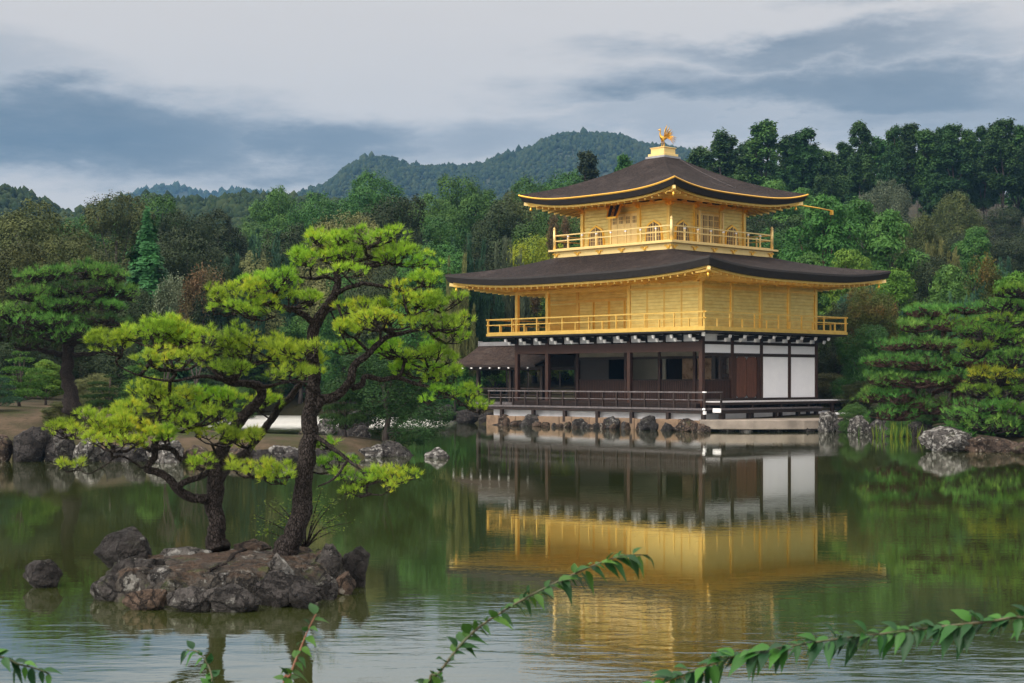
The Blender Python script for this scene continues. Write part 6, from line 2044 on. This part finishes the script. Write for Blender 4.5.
iris(874, 59.5, 6, 1, 'few yellow iris blades standing in the water left of the main clump')
iris(902, 60, 20, 2, 'main yellow green iris clump in the shallow water on the right')
iris(921, 60, 7, 3, 'green iris blades right of the main clump')


# small leafy bush on the islet behind the taller trunk
def islet_bush():
    Y = 17.6
    rng = np.random.default_rng(4)
    rr = random.Random(4)
    f = px(306, 546, Y)
    e = empty('azalea_bush', f, 0, 'thin small-leaved bush on the islet behind the taller pine trunk', 'bush')
    mb = MB()
    tips = []
    for (tx, ty) in [(255, 515), (262, 530), (275, 500), (290, 495), (300, 482), (322, 488), (335, 500), (345, 512), (352, 522), (340, 528), (325, 505), (280, 520), (310, 500), (268, 505), (330, 520)]:
        tip = px(tx, ty, Y + rr.uniform(-.35, .35)) - f
        m = Vector((tip.x * .4, tip.y * .5, tip.z * .55)) + Vector((rr.uniform(-.04, .04), 0, rr.uniform(-.03, .05)))
        mb.tube([q[:3] for q in smooth_path([(0, 0, -.02, 0), (*m, 0), (*tip, 0)], 4)], [.011 - .001 * i for i in range(9)], 5)
        tips += [m.lerp(tip, rr.uniform(.1, 1.05)) for _ in range(9)]
    mb.build('stem', M['bark'], e)
    T = np.array([t[:] for t in tips])
    k = rng.integers(0, len(T), 900)
    P = T[k] + rng.normal(0, 1, (900, 3)) * np.array([.045, .05, .028])
    V, Fc = leaf_quads(P, np.tile([0, -.2, 1.], (900, 1)), .021, rng, 1.7)
    link('foliage', np_mesh('foliage', V, Fc, rng.random(900)), L['lime2'], e)


L['lime2'] = leaf_mat('azalea_leaves', [(.02, .05, .01), (.05, .10, .014), (.10, .15, .02)], .35, .5, .05)
islet_bush()


# ------------------------------------------------------------------ leafy shoots in front of the camera
def shoot(label, path, Y, leaf, seed, side=(1, -1), every=.019, red=False):
    """arching stem with pointed leaves; it grows from the near bank below the picture"""
    rng = np.random.default_rng(seed)
    rr = random.Random(seed)
    pts = [px(x, y, Y + dy) for x, y, dy in path]
    foot = Vector((pts[0].x * .9, 2.75, tz(pts[0].x * .9, 2.75) - .02))
    pts = [foot, foot.lerp(pts[0], .55) + Vector((0, .05, .10))] + pts
    sm = [Vector(q[:3]) for q in smooth_path([(*p, 0) for p in pts], 8)]
    e = empty('leafy_shoot', foot, 0, label, 'shoot', None)
    n = len(sm)
    MB().tube([p - foot for p in sm], [.0042 * (1 - .72 * i / n) for i in range(n)], 6).build('stem', M['stem_red' if red else 'stem'], e)
    # leaf outline: folded along the midrib, drooping tip
    U = np.array([0, .12, .32, .55, .78, 1.0])
    Wd = np.array([.02, .18, .25, .19, .08, .0])
    VV, FF, TT = [], [], []
    acc, k = 0, 0
    for i in range(13, n):
        acc += (sm[i] - sm[i - 1]).length
        while acc > every:
            acc -= every * rr.uniform(.75, 1.25)
            k += 1
            p = sm[i] - foot
            t = (sm[i] - sm[i - 1]).normalized()
            sd = 1 if k % 2 else -1
            out = t.cross(Vector((0, 1, 0))).normalized() * sd
            d = (t * rr.uniform(.2, .9) + out * rr.uniform(.2, .8) + Vector((0, rr.uniform(-.9, .5), rr.uniform(-.75, .15)))).normalized()
            ln = leaf * rr.uniform(.5, 1.2)
            s = d.cross(Vector((rr.uniform(-.5, .5), -.35, 1))).normalized()
            nrm = s.cross(d).normalized()
            b = len(VV) * 0 + sum(len(v) for v in VV)
            vs = []
            for u, wd in zip(U, Wd):
                c = p + d * (ln * (u + .08)) + Vector((0, 0, -.32 * ln * u * u))
                for q in (-1, 0, 1):
                    vs.append((c + s * (q * wd * ln) + nrm * (abs(q) * wd * ln * .35))[:])
            VV.append(vs)
            for j in range(5):
                for q in (0, 1):
                    FF.append((b + j * 3 + q, b + j * 3 + q + 1, b + j * 3 + q + 4, b + j * 3 + q + 3))
            TT += [rr.random()] * 10
    V = np.array([v for vs in VV for v in vs])
    link('foliage', np_mesh('foliage', V, FF, TT, smooth=True), L['leaf_near'], e)


M['stem'] = surf_mat('green_stem', [(.05, .075, .03), (.09, .07, .04)], 20, .5)
M['stem_red'] = surf_mat('reddish_stem', [(.16, .06, .035), (.22, .09, .05)], 20, .5)
shoot('long leafy shoot arching up in the middle of the photo', [(428, 700, 0), (440, 672, 0), (470, 635, .02), (505, 610, .04), (545, 588, .06), (590, 567, .08), (622, 556, .10), (648, 555, .12)], 3.5, .046, 31, every=.0075)
shoot('long leafy shoot reaching in from the right edge over the water', [(1080, 640, 0), (1030, 618, .0), (985, 622, .02), (930, 628, .04), (880, 634, .06), (830, 640, .07), (780, 648, .08), (730, 658, .1), (690, 672, .1), (650, 688, .1)], 3.3, .052, 32, every=.0062)
shoot('upright pale green shoot with a reddish stem in front of the islet', [(282, 700, 0), (290, 675, 0), (300, 650, .02), (308, 630, .03), (316, 614, .04)], 3.6, .048, 33, red=True, every=.010)
shoot('small dark leafy shoot tip low between islet and left corner', [(205, 705, 0), (212, 683, 0), (208, 665, .02), (198, 652, .03), (186, 650, .05)], 4.0, .038, 34, every=.008)
shoot('dark leafy shoot in the bottom left corner', [(-60, 668, 0), (-30, 660, 0), (0, 657, .02), (18, 664, .03), (34, 668, .05), (50, 674, .06)], 3.2, .042, 35, every=.009)

# ------------------------------------------------------------------ air between here and the mountain
hz = bpy.data.materials.new('haze')
hz.use_nodes = True
t = NT(hz.node_tree)
v = t.n('ShaderNodeVolumePrincipled', {'Color': (.17, .38, .68, 1), 'Density': .00024, 'Anisotropy': .0})
t.n('ShaderNodeOutputMaterial', {1: v.outputs[0]})
tag(MB().box(-1800, 1800, -700, 2700, -2.5, 420).build('haze', hz), kind='stuff')
